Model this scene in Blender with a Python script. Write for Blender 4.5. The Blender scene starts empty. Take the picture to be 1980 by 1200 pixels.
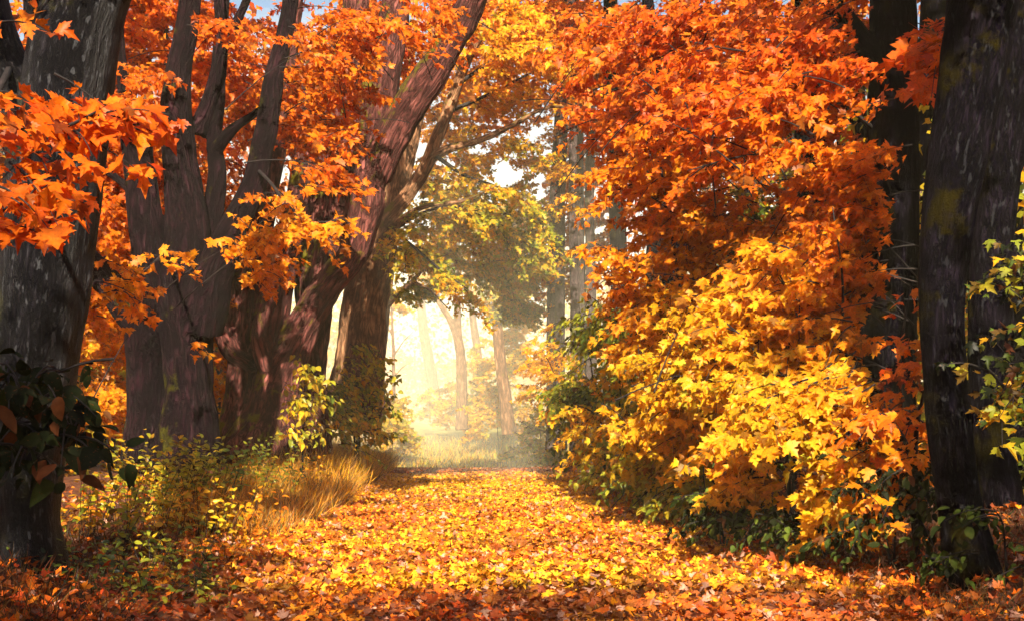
import bpy, math, random
import numpy as np
from mathutils import Matrix, Vector, Euler

random.seed(7)
RNG = np.random.default_rng(11)
SC = bpy.context.scene
COL = SC.collection
W, H, FPX = 1980.0, 1200.0, 2475.0

# ------------------------------------------------------------------ camera
cam_data = bpy.data.cameras.new("camera")
cam_data.sensor_width = 36.0
cam_data.lens = 45.0
cam_data.sensor_fit = 'HORIZONTAL'
cam_data.clip_start = 0.05
cam_data.clip_end = 3000.0
cam = bpy.data.objects.new("camera", cam_data)
COL.objects.link(cam)
CAMZ = 1.25
cam.location = (0, 0, CAMZ)
cam.rotation_euler = Euler((math.radians(90 + 5.31), 0, math.radians(-2.61)), 'XYZ')
SC.camera = cam
CAMR = np.array(cam.rotation_euler.to_matrix())


def at(px, py, Y):
    """The point of the wood seen at a spot of the photograph, Y metres down the lane."""
    d = CAMR @ np.array([(px - W / 2) / FPX, (H / 2 - py) / FPX, -1.0])
    return np.array([0, 0, CAMZ]) + d * (Y / d[1])


def at_many(px, py, Y):
    d = np.stack([(px - W / 2) / FPX, (H / 2 - py) / FPX, -np.ones_like(px)], 1) @ CAMR.T
    return np.array([0, 0, CAMZ]) + d * (Y / d[:, 1])[:, None]


# ------------------------------------------------------------------ small maths
def nrm(v):
    return v / np.maximum(np.linalg.norm(v, axis=-1, keepdims=True), 1e-9)


def sstep(a, b, x):
    t = np.clip((np.asarray(x, float) - a) / (b - a), 0, 1)
    return t * t * (3 - 2 * t)


def _hash(ix, iy, iz, s):
    n = (ix.astype(np.int64) * 73856093) ^ (iy.astype(np.int64) * 19349663) ^ (iz.astype(np.int64) * 83492791) ^ (s * 2654435)
    n = (n ^ (n >> 13)) * 1274126177
    n = n ^ (n >> 16)
    return (n & 0xFFFF) / 65535.0


def noise3(p, s=0):
    p = np.asarray(p, float)
    i = np.floor(p).astype(np.int64)
    f = p - i
    f = f * f * (3 - 2 * f)
    r = 0
    for dx in (0, 1):
        for dy in (0, 1):
            for dz in (0, 1):
                w = (f[:, 0] if dx else 1 - f[:, 0]) * (f[:, 1] if dy else 1 - f[:, 1]) * (f[:, 2] if dz else 1 - f[:, 2])
                r = r + w * _hash(i[:, 0] + dx, i[:, 1] + dy, i[:, 2] + dz, s)
    return r


def catmull(P, n):
    P = np.asarray(P, float)
    Q = np.vstack([2 * P[0] - P[1], P, 2 * P[-1] - P[-2]])
    t = np.linspace(0, len(P) - 1, n)
    k = np.minimum(t.astype(int), len(P) - 2)
    u = (t - k)[:, None]
    a, b, c, d = Q[k], Q[k + 1], Q[k + 2], Q[k + 3]
    return 0.5 * (2 * b + (c - a) * u + (2 * a - 5 * b + 4 * c - d) * u ** 2 + (3 * b - a - 3 * c + d) * u ** 3)


# ------------------------------------------------------------------ ground shape
PL, PR = -1.95, 2.85          # the lane's edges


def ground_z(x, y):
    x = np.asarray(x, float)
    y = np.asarray(y, float)
    l = sstep(0.0, 2.3, (PL + 0.1) - x) * 0.42
    r = sstep(0.0, 2.4, x - (PR + 0.1)) * 0.42
    far = -0.55 * sstep(40.5, 52, y) + 2.2 * sstep(55, 120, y)
    wob = 0.05 * np.sin(x * 1.3 + y * 0.7) + 0.035 * np.sin(x * 2.9 - y * 1.7)
    inside = 1 - 0.75 * sstep(-0.6, 0.3, x - PL) * sstep(-0.6, 0.3, PR - x)
    return l + r + far + wob * inside


# ------------------------------------------------------------------ mesh building
def new_mesh(name, verts, faces_flat, sizes, mat, smooth=True, cols=None, vecs=None):
    me = bpy.data.meshes.new(name)
    nv = len(verts)
    me.vertices.add(nv)
    me.vertices.foreach_set("co", np.asarray(verts, np.float32).ravel())
    sizes = np.asarray(sizes, np.int32)
    me.loops.add(int(sizes.sum()))
    me.loops.foreach_set("vertex_index", np.asarray(faces_flat, np.int32))
    me.polygons.add(len(sizes))
    st = np.concatenate([[0], np.cumsum(sizes)[:-1]]).astype(np.int32)
    me.polygons.foreach_set("loop_start", st)
    me.polygons.foreach_set("loop_total", sizes)
    me.update(calc_edges=True)
    if smooth:
        me.polygons.foreach_set("use_smooth", np.ones(len(sizes), bool))
    if cols is not None:
        a = me.attributes.new("leaf_tint", 'FLOAT_COLOR', 'POINT')
        c = np.ones((nv, 4), np.float32)
        c[:, :3] = cols
        a.data.foreach_set("color", c.ravel())
    if vecs is not None:
        a = me.attributes.new("bark_co", 'FLOAT_VECTOR', 'POINT')
        a.data.foreach_set("vector", np.asarray(vecs, np.float32).ravel())
    me.materials.append(mat)
    return me


def link(name, me, parent=None):
    o = bpy.data.objects.new(name, me)
    COL.objects.link(o)
    if parent is not None:
        o.parent = parent
        o.location = -Vector(parent.location)
    return o


def thing(name, loc, label, cat, group=None):
    o = bpy.data.objects.new(name, None)
    o.empty_display_size = 0.3
    COL.objects.link(o)
    o.location = [float(v) for v in loc]
    o["label"] = label
    o["category"] = cat
    if group:
        o["group"] = group
    return o


class Tubes:
    def __init__(self):
        self.v, self.f, self.s, self.n = [], [], [], 0
        self.own = []          # limbs that are parts of their own
        self.bv = []

    def add(self, pts, rad, seg=6, cap=True):
        P = np.asarray(pts, float)
        R = np.asarray(rad, float)
        n = len(P)
        T = nrm(np.gradient(P, axis=0))
        u = np.cross(T[0], [0.31, 0.94, 0.11])
        if np.linalg.norm(u) < 1e-3:
            u = np.cross(T[0], [1, 0, 0])
        u = u / np.linalg.norm(u)
        U = [u]
        for k in range(1, n):
            u = U[-1] - T[k] * np.dot(U[-1], T[k])
            U.append(u / max(np.linalg.norm(u), 1e-9))
        U = np.array(U)
        V = np.cross(T, U)
        th = np.arange(seg) * 2 * np.pi / seg
        ring = P[:, None] + R[:, None, None] * (np.cos(th)[None, :, None] * U[:, None] + np.sin(th)[None, :, None] * V[:, None])
        s = np.concatenate([[0], np.cumsum(np.linalg.norm(np.diff(P, axis=0), axis=1))])
        bc = np.stack([np.cos(th)[None] * R[:, None], np.sin(th)[None] * R[:, None], np.broadcast_to(s[:, None], (n, seg))], -1)
        self.v.append(ring.reshape(-1, 3))
        self.bv.append(bc.reshape(-1, 3))
        i = np.arange(n - 1)[:, None] * seg
        j = np.arange(seg)[None]
        j2 = (j + 1) % seg
        q = np.stack([i + j, i + j2, i + seg + j2, i + seg + j], -1).reshape(-1, 4) + self.n
        self.f.append(q.ravel())
        self.s.append(np.full(len(q), 4))
        if cap:
            self.f.append(np.arange(seg)[::-1] + self.n)
            self.f.append(np.arange(seg) + self.n + (n - 1) * seg)
            self.s.append([seg, seg])
        self.n += n * seg

    def mesh(self, name, mat):
        return new_mesh(name, np.vstack(self.v), np.concatenate(self.f), np.concatenate(self.s), mat, vecs=np.vstack(self.bv))


# ------------------------------------------------------------------ leaves
def mirror(half):
    L = [(-x, y) for x, y in half[::-1] if x > 1e-6]
    return half + L


MAPLE3 = mirror([(0.0, -0.02), (0.14, -0.05), (0.36, -0.06), (0.30, 0.07), (0.40, 0.12), (0.52, 0.20), (0.48, 0.30), (0.70, 0.50),
                 (0.44, 0.47), (0.36, 0.54), (0.18, 0.44), (0.22, 0.62), (0.31, 0.72), (0.15, 0.76), (0.0, 1.05)])
MAPLE2 = mirror([(0.0, 0.0), (0.36, -0.05), (0.33, 0.12), (0.68, 0.48), (0.20, 0.46), (0.26, 0.72), (0.0, 1.03)])
MAPLE1 = mirror([(0.0, 0.0), (0.45, 0.02), (0.58, 0.5), (0.2, 0.55), (0.0, 1.0)])
OVATE = mirror([(0.0, 0.0), (0.20, 0.12), (0.30, 0.35), (0.24, 0.65), (0.10, 0.88), (0.0, 1.0)])
LANCE = mirror([(0.0, 0.0), (0.14, 0.25), (0.13, 0.6), (0.0, 1.0)])

TEMPL = {}
for _n, _o, _c in (("m3", MAPLE3, 0.28), ("m2", MAPLE2, 0.28), ("m1", MAPLE1, 0.35), ("ov", OVATE, 0.45), ("la", LANCE, 0.45)):
    pts = np.array([(0.0, _c)] + list(_o))
    m = len(_o)
    tri = np.array([(0, 1 + k, 1 + (k + 1) % m) for k in range(m)])
    TEMPL[_n] = (pts, tri)

RT = np.array([0.0, 0.12, 0.28, 0.45, 0.60, 0.74, 0.88, 1.0])
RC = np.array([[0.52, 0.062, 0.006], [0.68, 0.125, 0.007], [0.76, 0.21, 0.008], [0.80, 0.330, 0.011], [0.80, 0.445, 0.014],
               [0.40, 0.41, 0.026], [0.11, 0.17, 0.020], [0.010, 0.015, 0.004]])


def ramp(t):
    t = np.clip(t, 0, 1)
    return np.stack([np.interp(t, RT, RC[:, k]) for k in range(3)], 1)


class Leaves:
    def __init__(self):
        self.d = {}

    def add(self, kind, pos, tip, nor, size, col):
        self.d.setdefault(kind, []).append((pos, tip, nor, size, col))

    def count(self):
        return sum(len(a[0]) for v in self.d.values() for a in v)

    def mesh(self, name, mat):
        VV, FF, CC, base = [], [], [], 0
        for kind, lst in self.d.items():
            pts, tri = TEMPL[kind]
            pos = np.vstack([a[0] for a in lst])
            tip = np.vstack([a[1] for a in lst])
            nor = np.vstack([a[2] for a in lst])
            size = np.concatenate([a[3] for a in lst])
            col = np.vstack([a[4] for a in lst])
            n = len(pos)
            nor = nrm(nor)
            tip = nrm(tip - nor * (tip * nor).sum(1, keepdims=True))
            side = np.cross(tip, nor)
            x, y = pts[:, 0], pts[:, 1]
            fold = RNG.normal(0.22, 0.25, n)[:, None]
            droop = RNG.normal(-0.32, 0.42, n)[:, None]
            tw = RNG.normal(0, 0.22, n)[:, None]
            z = fold * np.abs(x)[None] + droop * (y[None] - 0.25) ** 2 + tw * x[None] * y[None]
            wid = RNG.uniform(0.8, 1.12, n)[:, None]
            skew = RNG.normal(0, 0.10, n)[:, None]
            X = x[None] * wid + skew * y[None]
            v = pos[:, None] + size[:, None, None] * (X[..., None] * side[:, None] + y[None, :, None] * tip[:, None] + z[..., None] * nor[:, None])
            m = len(pts)
            f = tri[None] + (np.arange(n) * m)[:, None, None] + base
            c = np.repeat(col[:, None], m, 1)
            edge = RNG.uniform(0.72, 1.0, n)
            c[:, 1:, :] *= np.stack([edge * 0.3 + 0.7, edge, edge], -1)[:, None]
            VV.append(v.reshape(-1, 3))
            FF.append(f.reshape(-1))
            CC.append(c.reshape(-1, 3))
            base += n * m
        F = np.concatenate(FF)
        return new_mesh(name, np.vstack(VV), F, np.full(len(F) // 3, 3), mat, smooth=False, cols=np.vstack(CC))


def tints(pos, t, spread, dark=0.0, seed=3, patch=0.0):
    """Leaf colours: t along the red > orange > yellow > green ramp, in clumps and leaf by leaf."""
    n = len(pos)
    cl = noise3(pos * 1.1, seed) - 0.5
    tt = np.asarray(t) + cl * spread * 1.5 + RNG.normal(0, spread * 0.45, n)
    c = ramp(tt)
    c *= RNG.uniform(0.72, 1.08, n)[:, None]
    pr = 0.05 + dark
    if patch:
        pr = pr + patch * sstep(0.48, 0.68, noise3(pos * np.array([0.8, 0.5, 0.0]) + 3.3, 52) * 0.6 + noise3(pos * np.array([2.4, 1.7, 0.0]), 53) * 0.4)
    br = RNG.random(n) < pr
    c[br] = c[br] * 0.25 + np.array([0.09, 0.028, 0.008])
    return c


def spray(lv, tw, P, D, L, t, spread, size, kind, face, droop=0.8, step=0.09, fill=1.0, dark=0.0):
    """One flat spray: a drooping twig with paired side twigs and hanging leaves."""
    D = D / np.linalg.norm(D)
    k = np.linspace(0, 1, 6)
    ax = P + D * (k * L)[:, None] + np.array([0, 0, -1.0]) * (droop * L * 0.45 * k ** 2)[:, None]
    tw.add(ax, np.linspace(0.006 + 0.004 * L, 0.0025, 6), 4, cap=False)
    ns = max(3, int(L / step * fill))
    s = np.linspace(0.12, 1.0, ns) + RNG.normal(0, 0.03, ns)
    s = np.clip(s, 0.05, 1)
    up = np.array([0, 0, 1.0])
    sd = np.cross(D, up)
    sd = sd / max(np.linalg.norm(sd), 1e-6)
    pos, tip, nor = [], [], []
    for i in range(ns):
        c = P + D * (s[i] * L) + np.array([0, 0, -1.0]) * (droop * L * 0.45 * s[i] ** 2)
        for sg in (-1, 1):
            ll = L * RNG.uniform(0.16, 0.48) * (1.15 - 0.75 * s[i])
            if i == ns - 1:
                ll *= 0.5
            d = D * RNG.uniform(0.35, 0.9) + sd * sg * RNG.uniform(0.6, 1.0) + up * RNG.uniform(-0.45, 0.15)
            d = d / np.linalg.norm(d)
            nl = max(1, int(ll / (size * 0.62)))
            q = (np.arange(nl) + RNG.uniform(0.3, 1.0)) / nl
            e = c + d * (q * ll)[:, None] + np.array([0, 0, -1.0]) * (0.25 * ll * q ** 2)[:, None]
            if ll > 0.22:
                tw.add(np.vstack([c, e[-1]]), [0.0035, 0.0015], 3, cap=False)
            m = len(e)
            pos.append(e + RNG.normal(0, size * 0.25, (m, 3)))
            tip.append(d * 0.55 + face * 0.35 + np.array([0, 0, -0.75]) + RNG.normal(0, 0.42, (m, 3)))
            nor.append(face * 0.62 + up * 0.62 + RNG.normal(0, 0.38, (m, 3)))
    pos = np.vstack(pos)
    n = len(pos)
    sz = size * np.clip(RNG.lognormal(-0.12, 0.30, n), 0.4, 1.5)
    tv = t(pos) if callable(t) else np.full(n, float(t))
    lv.add(kind, pos, np.vstack(tip), np.vstack(nor), sz, tints(pos, tv, spread, dark))


def kind_for(Y):
    return "m3" if Y < 17 else ("m2" if Y < 34 else "m1")


# ------------------------------------------------------------------ materials
def newmat(name):
    m = bpy.data.materials.new(name)
    m.use_nodes = True
    nt = m.node_tree
    nt.nodes.clear()
    out = nt.nodes.new("ShaderNodeOutputMaterial")
    return m, nt, out


def leaf_material(name, trans=0.45, rough=0.45, spec=0.2, gain=1.25):
    m, nt, out = newmat(name)
    a = nt.nodes.new("ShaderNodeAttribute")
    a.attribute_name = "leaf_tint"
    p = nt.nodes.new("ShaderNodeBsdfPrincipled")
    p.inputs["Roughness"].default_value = rough
    p.inputs["Specular IOR Level"].default_value = spec
    geo = nt.nodes.new("ShaderNodeNewGeometry")
    nz = nt.nodes.new("ShaderNodeTexNoise")
    nz.inputs["Scale"].default_value = 38
    nz.inputs["Detail"].default_value = 3
    nt.links.new(geo.outputs["Position"], nz.inputs["Vector"])
    mr = nt.nodes.new("ShaderNodeMapRange")
    mr.inputs["From Min"].default_value = 0.3
    mr.inputs["From Max"].default_value = 0.7
    mr.inputs["To Min"].default_value = 0.7
    mr.inputs["To Max"].default_value = 1.1
    nt.links.new(nz.outputs["Fac"], mr.inputs["Value"])
    mul = nt.nodes.new("ShaderNodeVectorMath")
    mul.operation = 'SCALE'
    nt.links.new(a.outputs["Color"], mul.inputs[0])
    nt.links.new(mr.outputs[0], mul.inputs["Scale"])
    n2 = nt.nodes.new("ShaderNodeTexNoise")
    n2.inputs["Scale"].default_value = 75
    n2.inputs["Detail"].default_value = 2
    nt.links.new(geo.outputs["Position"], n2.inputs["Vector"])
    sp = nt.nodes.new("ShaderNodeMapRange")
    sp.inputs["From Min"].default_value = 0.64
    sp.inputs["From Max"].default_value = 0.70
    sp.inputs["To Max"].default_value = 0.75
    nt.links.new(n2.outputs["Fac"], sp.inputs["Value"])
    mxs = nt.nodes.new("ShaderNodeMix")
    mxs.data_type = 'RGBA'
    mxs.inputs["B"].default_value = (0.10, 0.03, 0.008, 1)
    nt.links.new(sp.outputs[0], mxs.inputs["Factor"])
    nt.links.new(mul.outputs[0], mxs.inputs["A"])
    nt.links.new(mxs.outputs["Result"], p.inputs["Base Color"])
    t = nt.nodes.new("ShaderNodeBsdfTranslucent")
    g = nt.nodes.new("ShaderNodeVectorMath")
    g.operation = 'SCALE'
    g.inputs["Scale"].default_value = gain
    nt.links.new(mxs.outputs["Result"], g.inputs[0])
    nt.links.new(g.outputs[0], t.inputs["Color"])
    mx = nt.nodes.new("ShaderNodeMixShader")
    mx.inputs[0].default_value = trans
    nt.links.new(p.outputs[0], mx.inputs[1])
    nt.links.new(t.outputs[0], mx.inputs[2])
    nt.links.new(mx.outputs[0], out.inputs["Surface"])
    return m


def bark_material(name, dark, light, moss=0.0, moss_col=(0.085, 0.085, 0.006), rough=0.75, scale=1.0, bump=0.6, lichen_glint=0.0, spec=0.3):
    m, nt, out = newmat(name)
    N = nt.nodes.new
    Lk = nt.links.new
    a = N("ShaderNodeAttribute")
    a.attribute_name = "bark_co"
    mp = N("ShaderNodeMapping")
    mp.inputs["Scale"].default_value = (scale, scale, scale * 0.2)
    Lk(a.outputs["Vector"], mp.inputs["Vector"])
    n1 = N("ShaderNodeTexNoise")
    n1.inputs["Scale"].default_value = 26
    n1.inputs["Detail"].default_value = 6
    n1.inputs["Roughness"].default_value = 0.62
    n1.inputs["Distortion"].default_value = 0.5
    Lk(mp.outputs[0], n1.inputs["Vector"])
    rid = N("ShaderNodeMath")          # ridged: |n-0.5|
    rid.operation = 'SUBTRACT'
    Lk(n1.outputs["Fac"], rid.inputs[0])
    rid.inputs[1].default_value = 0.5
    ab = N("ShaderNodeMath")
    ab.operation = 'ABSOLUTE'
    Lk(rid.outputs[0], ab.inputs[0])
    cr = N("ShaderNodeMapRange")
    cr.inputs["From Min"].default_value = 0.0
    cr.inputs["From Max"].default_value = 0.16
    Lk(ab.outputs[0], cr.inputs["Value"])
    n2 = N("ShaderNodeTexNoise")
    n2.inputs["Scale"].default_value = 3.2
    n2.inputs["Detail"].default_value = 5
    Lk(a.outputs["Vector"], n2.inputs["Vector"])
    mixc = N("ShaderNodeMix")
    mixc.data_type = 'RGBA'
    mixc.inputs["A"].default_value = (*[c * 0.2 for c in dark], 1)
    mixc.inputs["B"].default_value = (*dark, 1)
    Lk(cr.outputs[0], mixc.inputs["Factor"])
    mr2 = N("ShaderNodeMapRange")
    mr2.inputs["From Min"].default_value = 0.42
    mr2.inputs["From Max"].default_value = 0.68
    Lk(n2.outputs["Fac"], mr2.inputs["Value"])
    mm = N("ShaderNodeMath")
    mm.operation = 'MULTIPLY'
    Lk(mr2.outputs[0], mm.inputs[0])
    Lk(cr.outputs[0], mm.inputs[1])
    mixl = N("ShaderNodeMix")
    mixl.data_type = 'RGBA'
    Lk(mm.outputs[0], mixl.inputs["Factor"])
    Lk(mixc.outputs["Result"], mixl.inputs["A"])
    mixl.inputs["B"].default_value = (*light, 1)
    last = mixl.outputs["Result"]
    if lichen_glint > 0:
        v = N("ShaderNodeTexNoise")
        v.inputs["Scale"].default_value = 17
        v.inputs["Detail"].default_value = 7
        mv = N("ShaderNodeMapping")
        mv.inputs["Scale"].default_value = (1.6, 1.6, 0.55)
        Lk(a.outputs["Vector"], mv.inputs["Vector"])
        Lk(mv.outputs[0], v.inputs["Vector"])
        lr = N("ShaderNodeMapRange")
        lr.inputs["From Min"].default_value = 0.60
        lr.inputs["From Max"].default_value = 0.66
        lr.inputs["To Max"].default_value = lichen_glint
        Lk(v.outputs["Fac"], lr.inputs["Value"])
        ml = N("ShaderNodeMix")
        ml.data_type = 'RGBA'
        Lk(lr.outputs[0], ml.inputs["Factor"])
        Lk(last, ml.inputs["A"])
        ml.inputs["B"].default_value = (0.22, 0.23, 0.25, 1)  # lichen tint that also stands in for bluish glints on the near trunk
        last = ml.outputs["Result"]
    h = cr.outputs[0]
    if moss > 0:
        geo = N("ShaderNodeNewGeometry")
        n3 = N("ShaderNodeTexNoise")
        n3.inputs["Scale"].default_value = 2.1
        n3.inputs["Detail"].default_value = 8
        n3.inputs["Roughness"].default_value = 0.68
        Lk(geo.outputs["Position"], n3.inputs["Vector"])
        dt = N("ShaderNodeVectorMath")
        dt.operation = 'DOT_PRODUCT'
        Lk(geo.outputs["Normal"], dt.inputs[0])
        dt.inputs[1].default_value = (-0.55, -0.35, 0.75)
        sm = N("ShaderNodeMath")
        sm.operation = 'MULTIPLY_ADD'
        Lk(dt.outputs["Value"], sm.inputs[0])
        sm.inputs[1].default_value = 0.16
        Lk(n3.outputs["Fac"], sm.inputs[2])
        ms = N("ShaderNodeMapRange")
        ms.inputs["From Min"].default_value = 0.72 - 0.25 * moss
        ms.inputs["From Max"].default_value = 0.80 - 0.25 * moss
        Lk(sm.outputs[0], ms.inputs["Value"])
        n4 = N("ShaderNodeTexNoise")
        n4.inputs["Scale"].default_value = 60
        n4.inputs["Detail"].default_value = 3
        Lk(geo.outputs["Position"], n4.inputs["Vector"])
        mc = N("ShaderNodeMix")
        mc.data_type = 'RGBA'
        mc.inputs["A"].default_value = (*[c * 0.3 for c in moss_col], 1)
        mc.inputs["B"].default_value = (*[c * 1.5 for c in moss_col], 1)
        Lk(n4.outputs["Fac"], mc.inputs["Factor"])
        mg = N("ShaderNodeMix")
        mg.data_type = 'RGBA'
        Lk(ms.outputs[0], mg.inputs["Factor"])
        Lk(last, mg.inputs["A"])
        Lk(mc.outputs["Result"], mg.inputs["B"])
        last = mg.outputs["Result"]
        hm = N("ShaderNodeMath")
        hm.operation = 'MULTIPLY_ADD'
        Lk(n4.outputs["Fac"], hm.inputs[0])
        Lk(ms.outputs[0], hm.inputs[1])
        Lk(cr.outputs[0], hm.inputs[2])
        h = hm.outputs[0]
    p = N("ShaderNodeBsdfPrincipled")
    p.inputs["Roughness"].default_value = rough
    p.inputs["Specular IOR Level"].default_value = spec
    Lk(last, p.inputs["Base Color"])
    b = N("ShaderNodeBump")
    b.inputs["Strength"].default_value = bump
    b.inputs["Distance"].default_value = 0.06
    Lk(h, b.inputs["Height"])
    Lk(b.outputs[0], p.inputs["Normal"])
    Lk(p.outputs[0], out.inputs["Surface"])
    return m


def soil_material(name, cols, scale):
    m, nt, out = newmat(name)
    N = nt.nodes.new
    Lk = nt.links.new
    geo = N("ShaderNodeNewGeometry")
    n1 = N("ShaderNodeTexNoise")
    n1.inputs["Scale"].default_value = scale
    n1.inputs["Detail"].default_value = 9
    n1.inputs["Roughness"].default_value = 0.7
    Lk(geo.outputs["Position"], n1.inputs["Vector"])
    r = N("ShaderNodeValToRGB")
    el = r.color_ramp.elements
    while len(el) < len(cols):
        el.new(0.5)
    for k, c in enumerate(cols):
        el[k].position = 0.3 + 0.4 * k / (len(cols) - 1)
        el[k].color = (*c, 1)
    Lk(n1.outputs["Fac"], r.inputs[0])
    p = N("ShaderNodeBsdfPrincipled")
    p.inputs["Roughness"].default_value = 0.9
    p.inputs["Specular IOR Level"].default_value = 0.2
    Lk(r.outputs[0], p.inputs["Base Color"])
    v = N("ShaderNodeTexVoronoi")
    v.inputs["Scale"].default_value = 14
    Lk(geo.outputs["Position"], v.inputs["Vector"])
    b = N("ShaderNodeBump")
    b.inputs["Strength"].default_value = 0.5
    b.inputs["Distance"].default_value = 0.03
    Lk(v.outputs["Distance"], b.inputs["Height"])
    Lk(b.outputs[0], p.inputs["Normal"])
    Lk(p.outputs[0], out.inputs["Surface"])
    return m


M_LEAF = leaf_material("autumn leaf", 0.50)
M_LITTER = leaf_material("fallen leaf", 0.12, rough=0.6, spec=0.2)
M_GREEN = leaf_material("undergrowth leaf", 0.50, rough=0.38, spec=0.35)
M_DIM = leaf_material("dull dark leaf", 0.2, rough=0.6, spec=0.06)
M_GRASS = leaf_material("grass blade", 0.35, rough=0.55, spec=0.25)
M_TWIG = bark_material("twig bark", (0.020, 0.014, 0.013), (0.045, 0.03, 0.027), bump=0.2)
M_DARK = bark_material("dark damp bark", (0.005, 0.004, 0.005), (0.014, 0.012, 0.015), moss=0.25, moss_col=(0.016, 0.015, 0.002), rough=0.5, lichen_glint=0.14, spec=0.12)
M_DARKR = bark_material("dark smooth bark", (0.003, 0.002, 0.004), (0.013, 0.009, 0.014), moss=0.35, moss_col=(0.012, 0.009, 0.001), rough=0.75, lichen_glint=0.05, scale=0.8, bump=0.45, spec=0.02)  # tone taken down to near black, standing in for shade on these trunks
M_MAPLE = bark_material("furrowed maple bark", (0.012, 0.004, 0.006), (0.030, 0.010, 0.014), moss=0.15, moss_col=(0.05, 0.045, 0.004), rough=0.8, lichen_glint=0.03, scale=0.42, spec=0.1, bump=0.9)
M_MOSSY = bark_material("mossy furrowed bark", (0.12, 0.038, 0.032), (0.27, 0.09, 0.072), moss=0.32, moss_col=(0.13, 0.11, 0.006), rough=0.85, scale=0.38, spec=0.1, bump=0.9)
M_PALE = bark_material("pale brown bark", (0.26, 0.125, 0.06), (0.42, 0.22, 0.11), moss=0.2, moss_col=(0.12, 0.11, 0.01), rough=0.85, scale=0.34, spec=0.1)  # pale brown tone also stands in for haze over these trunks
M_GREY = bark_material("grey brown bark", (0.07, 0.045, 0.045), (0.14, 0.09, 0.08), moss=0.2, rough=0.8)
M_SOIL = soil_material("leaf mould soil", [(0.020, 0.008, 0.004), (0.07, 0.022, 0.008), (0.16, 0.05, 0.012)], 6.0)
M_PATH = soil_material("trodden leaf path", [(0.05, 0.016, 0.010), (0.14, 0.040, 0.016), (0.30, 0.09, 0.020)], 9.0)


# ------------------------------------------------------------------ trunks from photo measurements
def limb_pts(spec):
    P = np.array([at(s[0], s[1], s[2]) for s in spec])
    R = np.array([s[3] * s[2] / FPX for s in spec])
    L = np.linalg.norm(np.diff(P, axis=0), axis=1).sum()
    n = max(8, int(L / 0.12))
    Q = catmull(P, n)
    r = np.interp(np.linspace(0, len(P) - 1, n), np.arange(len(P)), R)
    return Q, r


def trunk_mesh(name, limbs, mat, voxel, lump=0.10, furrow=0.012, seed=0, flute=0.10):
    """Limbs grown together into one skin, then given lumps and furrows."""
    tb = Tubes()
    cen, axs, rad, lim, ss, UU = [], [], [], [], [], []
    for li, (Q, r) in enumerate(limbs):
        tb.add(Q, r, 20)
        T = nrm(np.gradient(Q, axis=0))
        cen.append(Q)
        axs.append(T)
        rad.append(r)
        s = np.concatenate([[0], np.cumsum(np.linalg.norm(np.diff(Q, axis=0), axis=1))])
        ss.append(s + li * 3.7)
        u = nrm(np.cross(T, np.array([0.2, 1.0, 0.05])))
        UU.append(u)
    me0 = tb.mesh(name + "_raw", mat)
    o = bpy.data.objects.new(name + "_raw", me0)
    COL.objects.link(o)
    md = o.modifiers.new("r", 'REMESH')
    md.mode = 'VOXEL'
    md.voxel_size = voxel
    sm = o.modifiers.new("s", 'SMOOTH')
    sm.factor = 0.5
    sm.iterations = 6
    dg = bpy.context.evaluated_depsgraph_get()
    me = bpy.data.meshes.new_from_object(o.evaluated_get(dg))
    bpy.data.objects.remove(o)
    bpy.data.meshes.remove(me0)
    me.name = name
    nv = len(me.vertices)
    co = np.empty(nv * 3, np.float32)
    me.vertices.foreach_get("co", co)
    co = co.reshape(-1, 3).astype(float)
    no = np.empty(nv * 3, np.float32)
    me.vertices.foreach_get("normal", no)
    no = no.reshape(-1, 3).astype(float)
    C, A, R, S, U = np.vstack(cen), np.vstack(axs), np.concatenate(rad), np.concatenate(ss), np.vstack(UU)
    idx = np.empty(nv, int)
    for k in range(0, nv, 4000):
        d = np.linalg.norm(co[k:k + 4000, None] - C[None], axis=2) / (R[None] + 0.02)
        idx[k:k + 4000] = d.argmin(1)
    rel = co - C[idx]
    a, u = A[idx], U[idx]
    w = np.cross(a, u)
    along = (rel * a).sum(1)
    bc = np.stack([(rel * u).sum(1), (rel * w).sum(1), S[idx] + along], 1)
    r = R[idx]
    th = np.arctan2(bc[:, 1], bc[:, 0])
    low = noise3(co * 1.6 + seed * 9.1, seed) - 0.5
    mid = noise3(co * 5.0 + seed * 3.3, seed + 1) - 0.5
    fl = np.sin(th * 3 + 2.2 * np.sin(bc[:, 2] * 0.5 + seed)) * 0.5 + np.sin(th * 5 + bc[:, 2] * 0.35 + seed) * 0.5
    fu = np.abs(noise3(bc * np.array([10, 10, 1.5]) + seed, seed + 2) - 0.5) * 2
    d = r * lump * (low * 1.3 + mid * 0.5) + r * flute * fl * 0.35 + furrow * (fu - 0.4)
    co = co + no * d[:, None]
    me.vertices.foreach_set("co", co.astype(np.float32).ravel())
    me.polygons.foreach_set("use_smooth", np.ones(len(me.polygons), bool))
    at_ = me.attributes.new("bark_co", 'FLOAT_VECTOR', 'POINT')
    at_.data.foreach_set("vector", bc.astype(np.float32).ravel())
    me.materials.clear()
    me.materials.append(mat)
    me.update()
    return me


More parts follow.
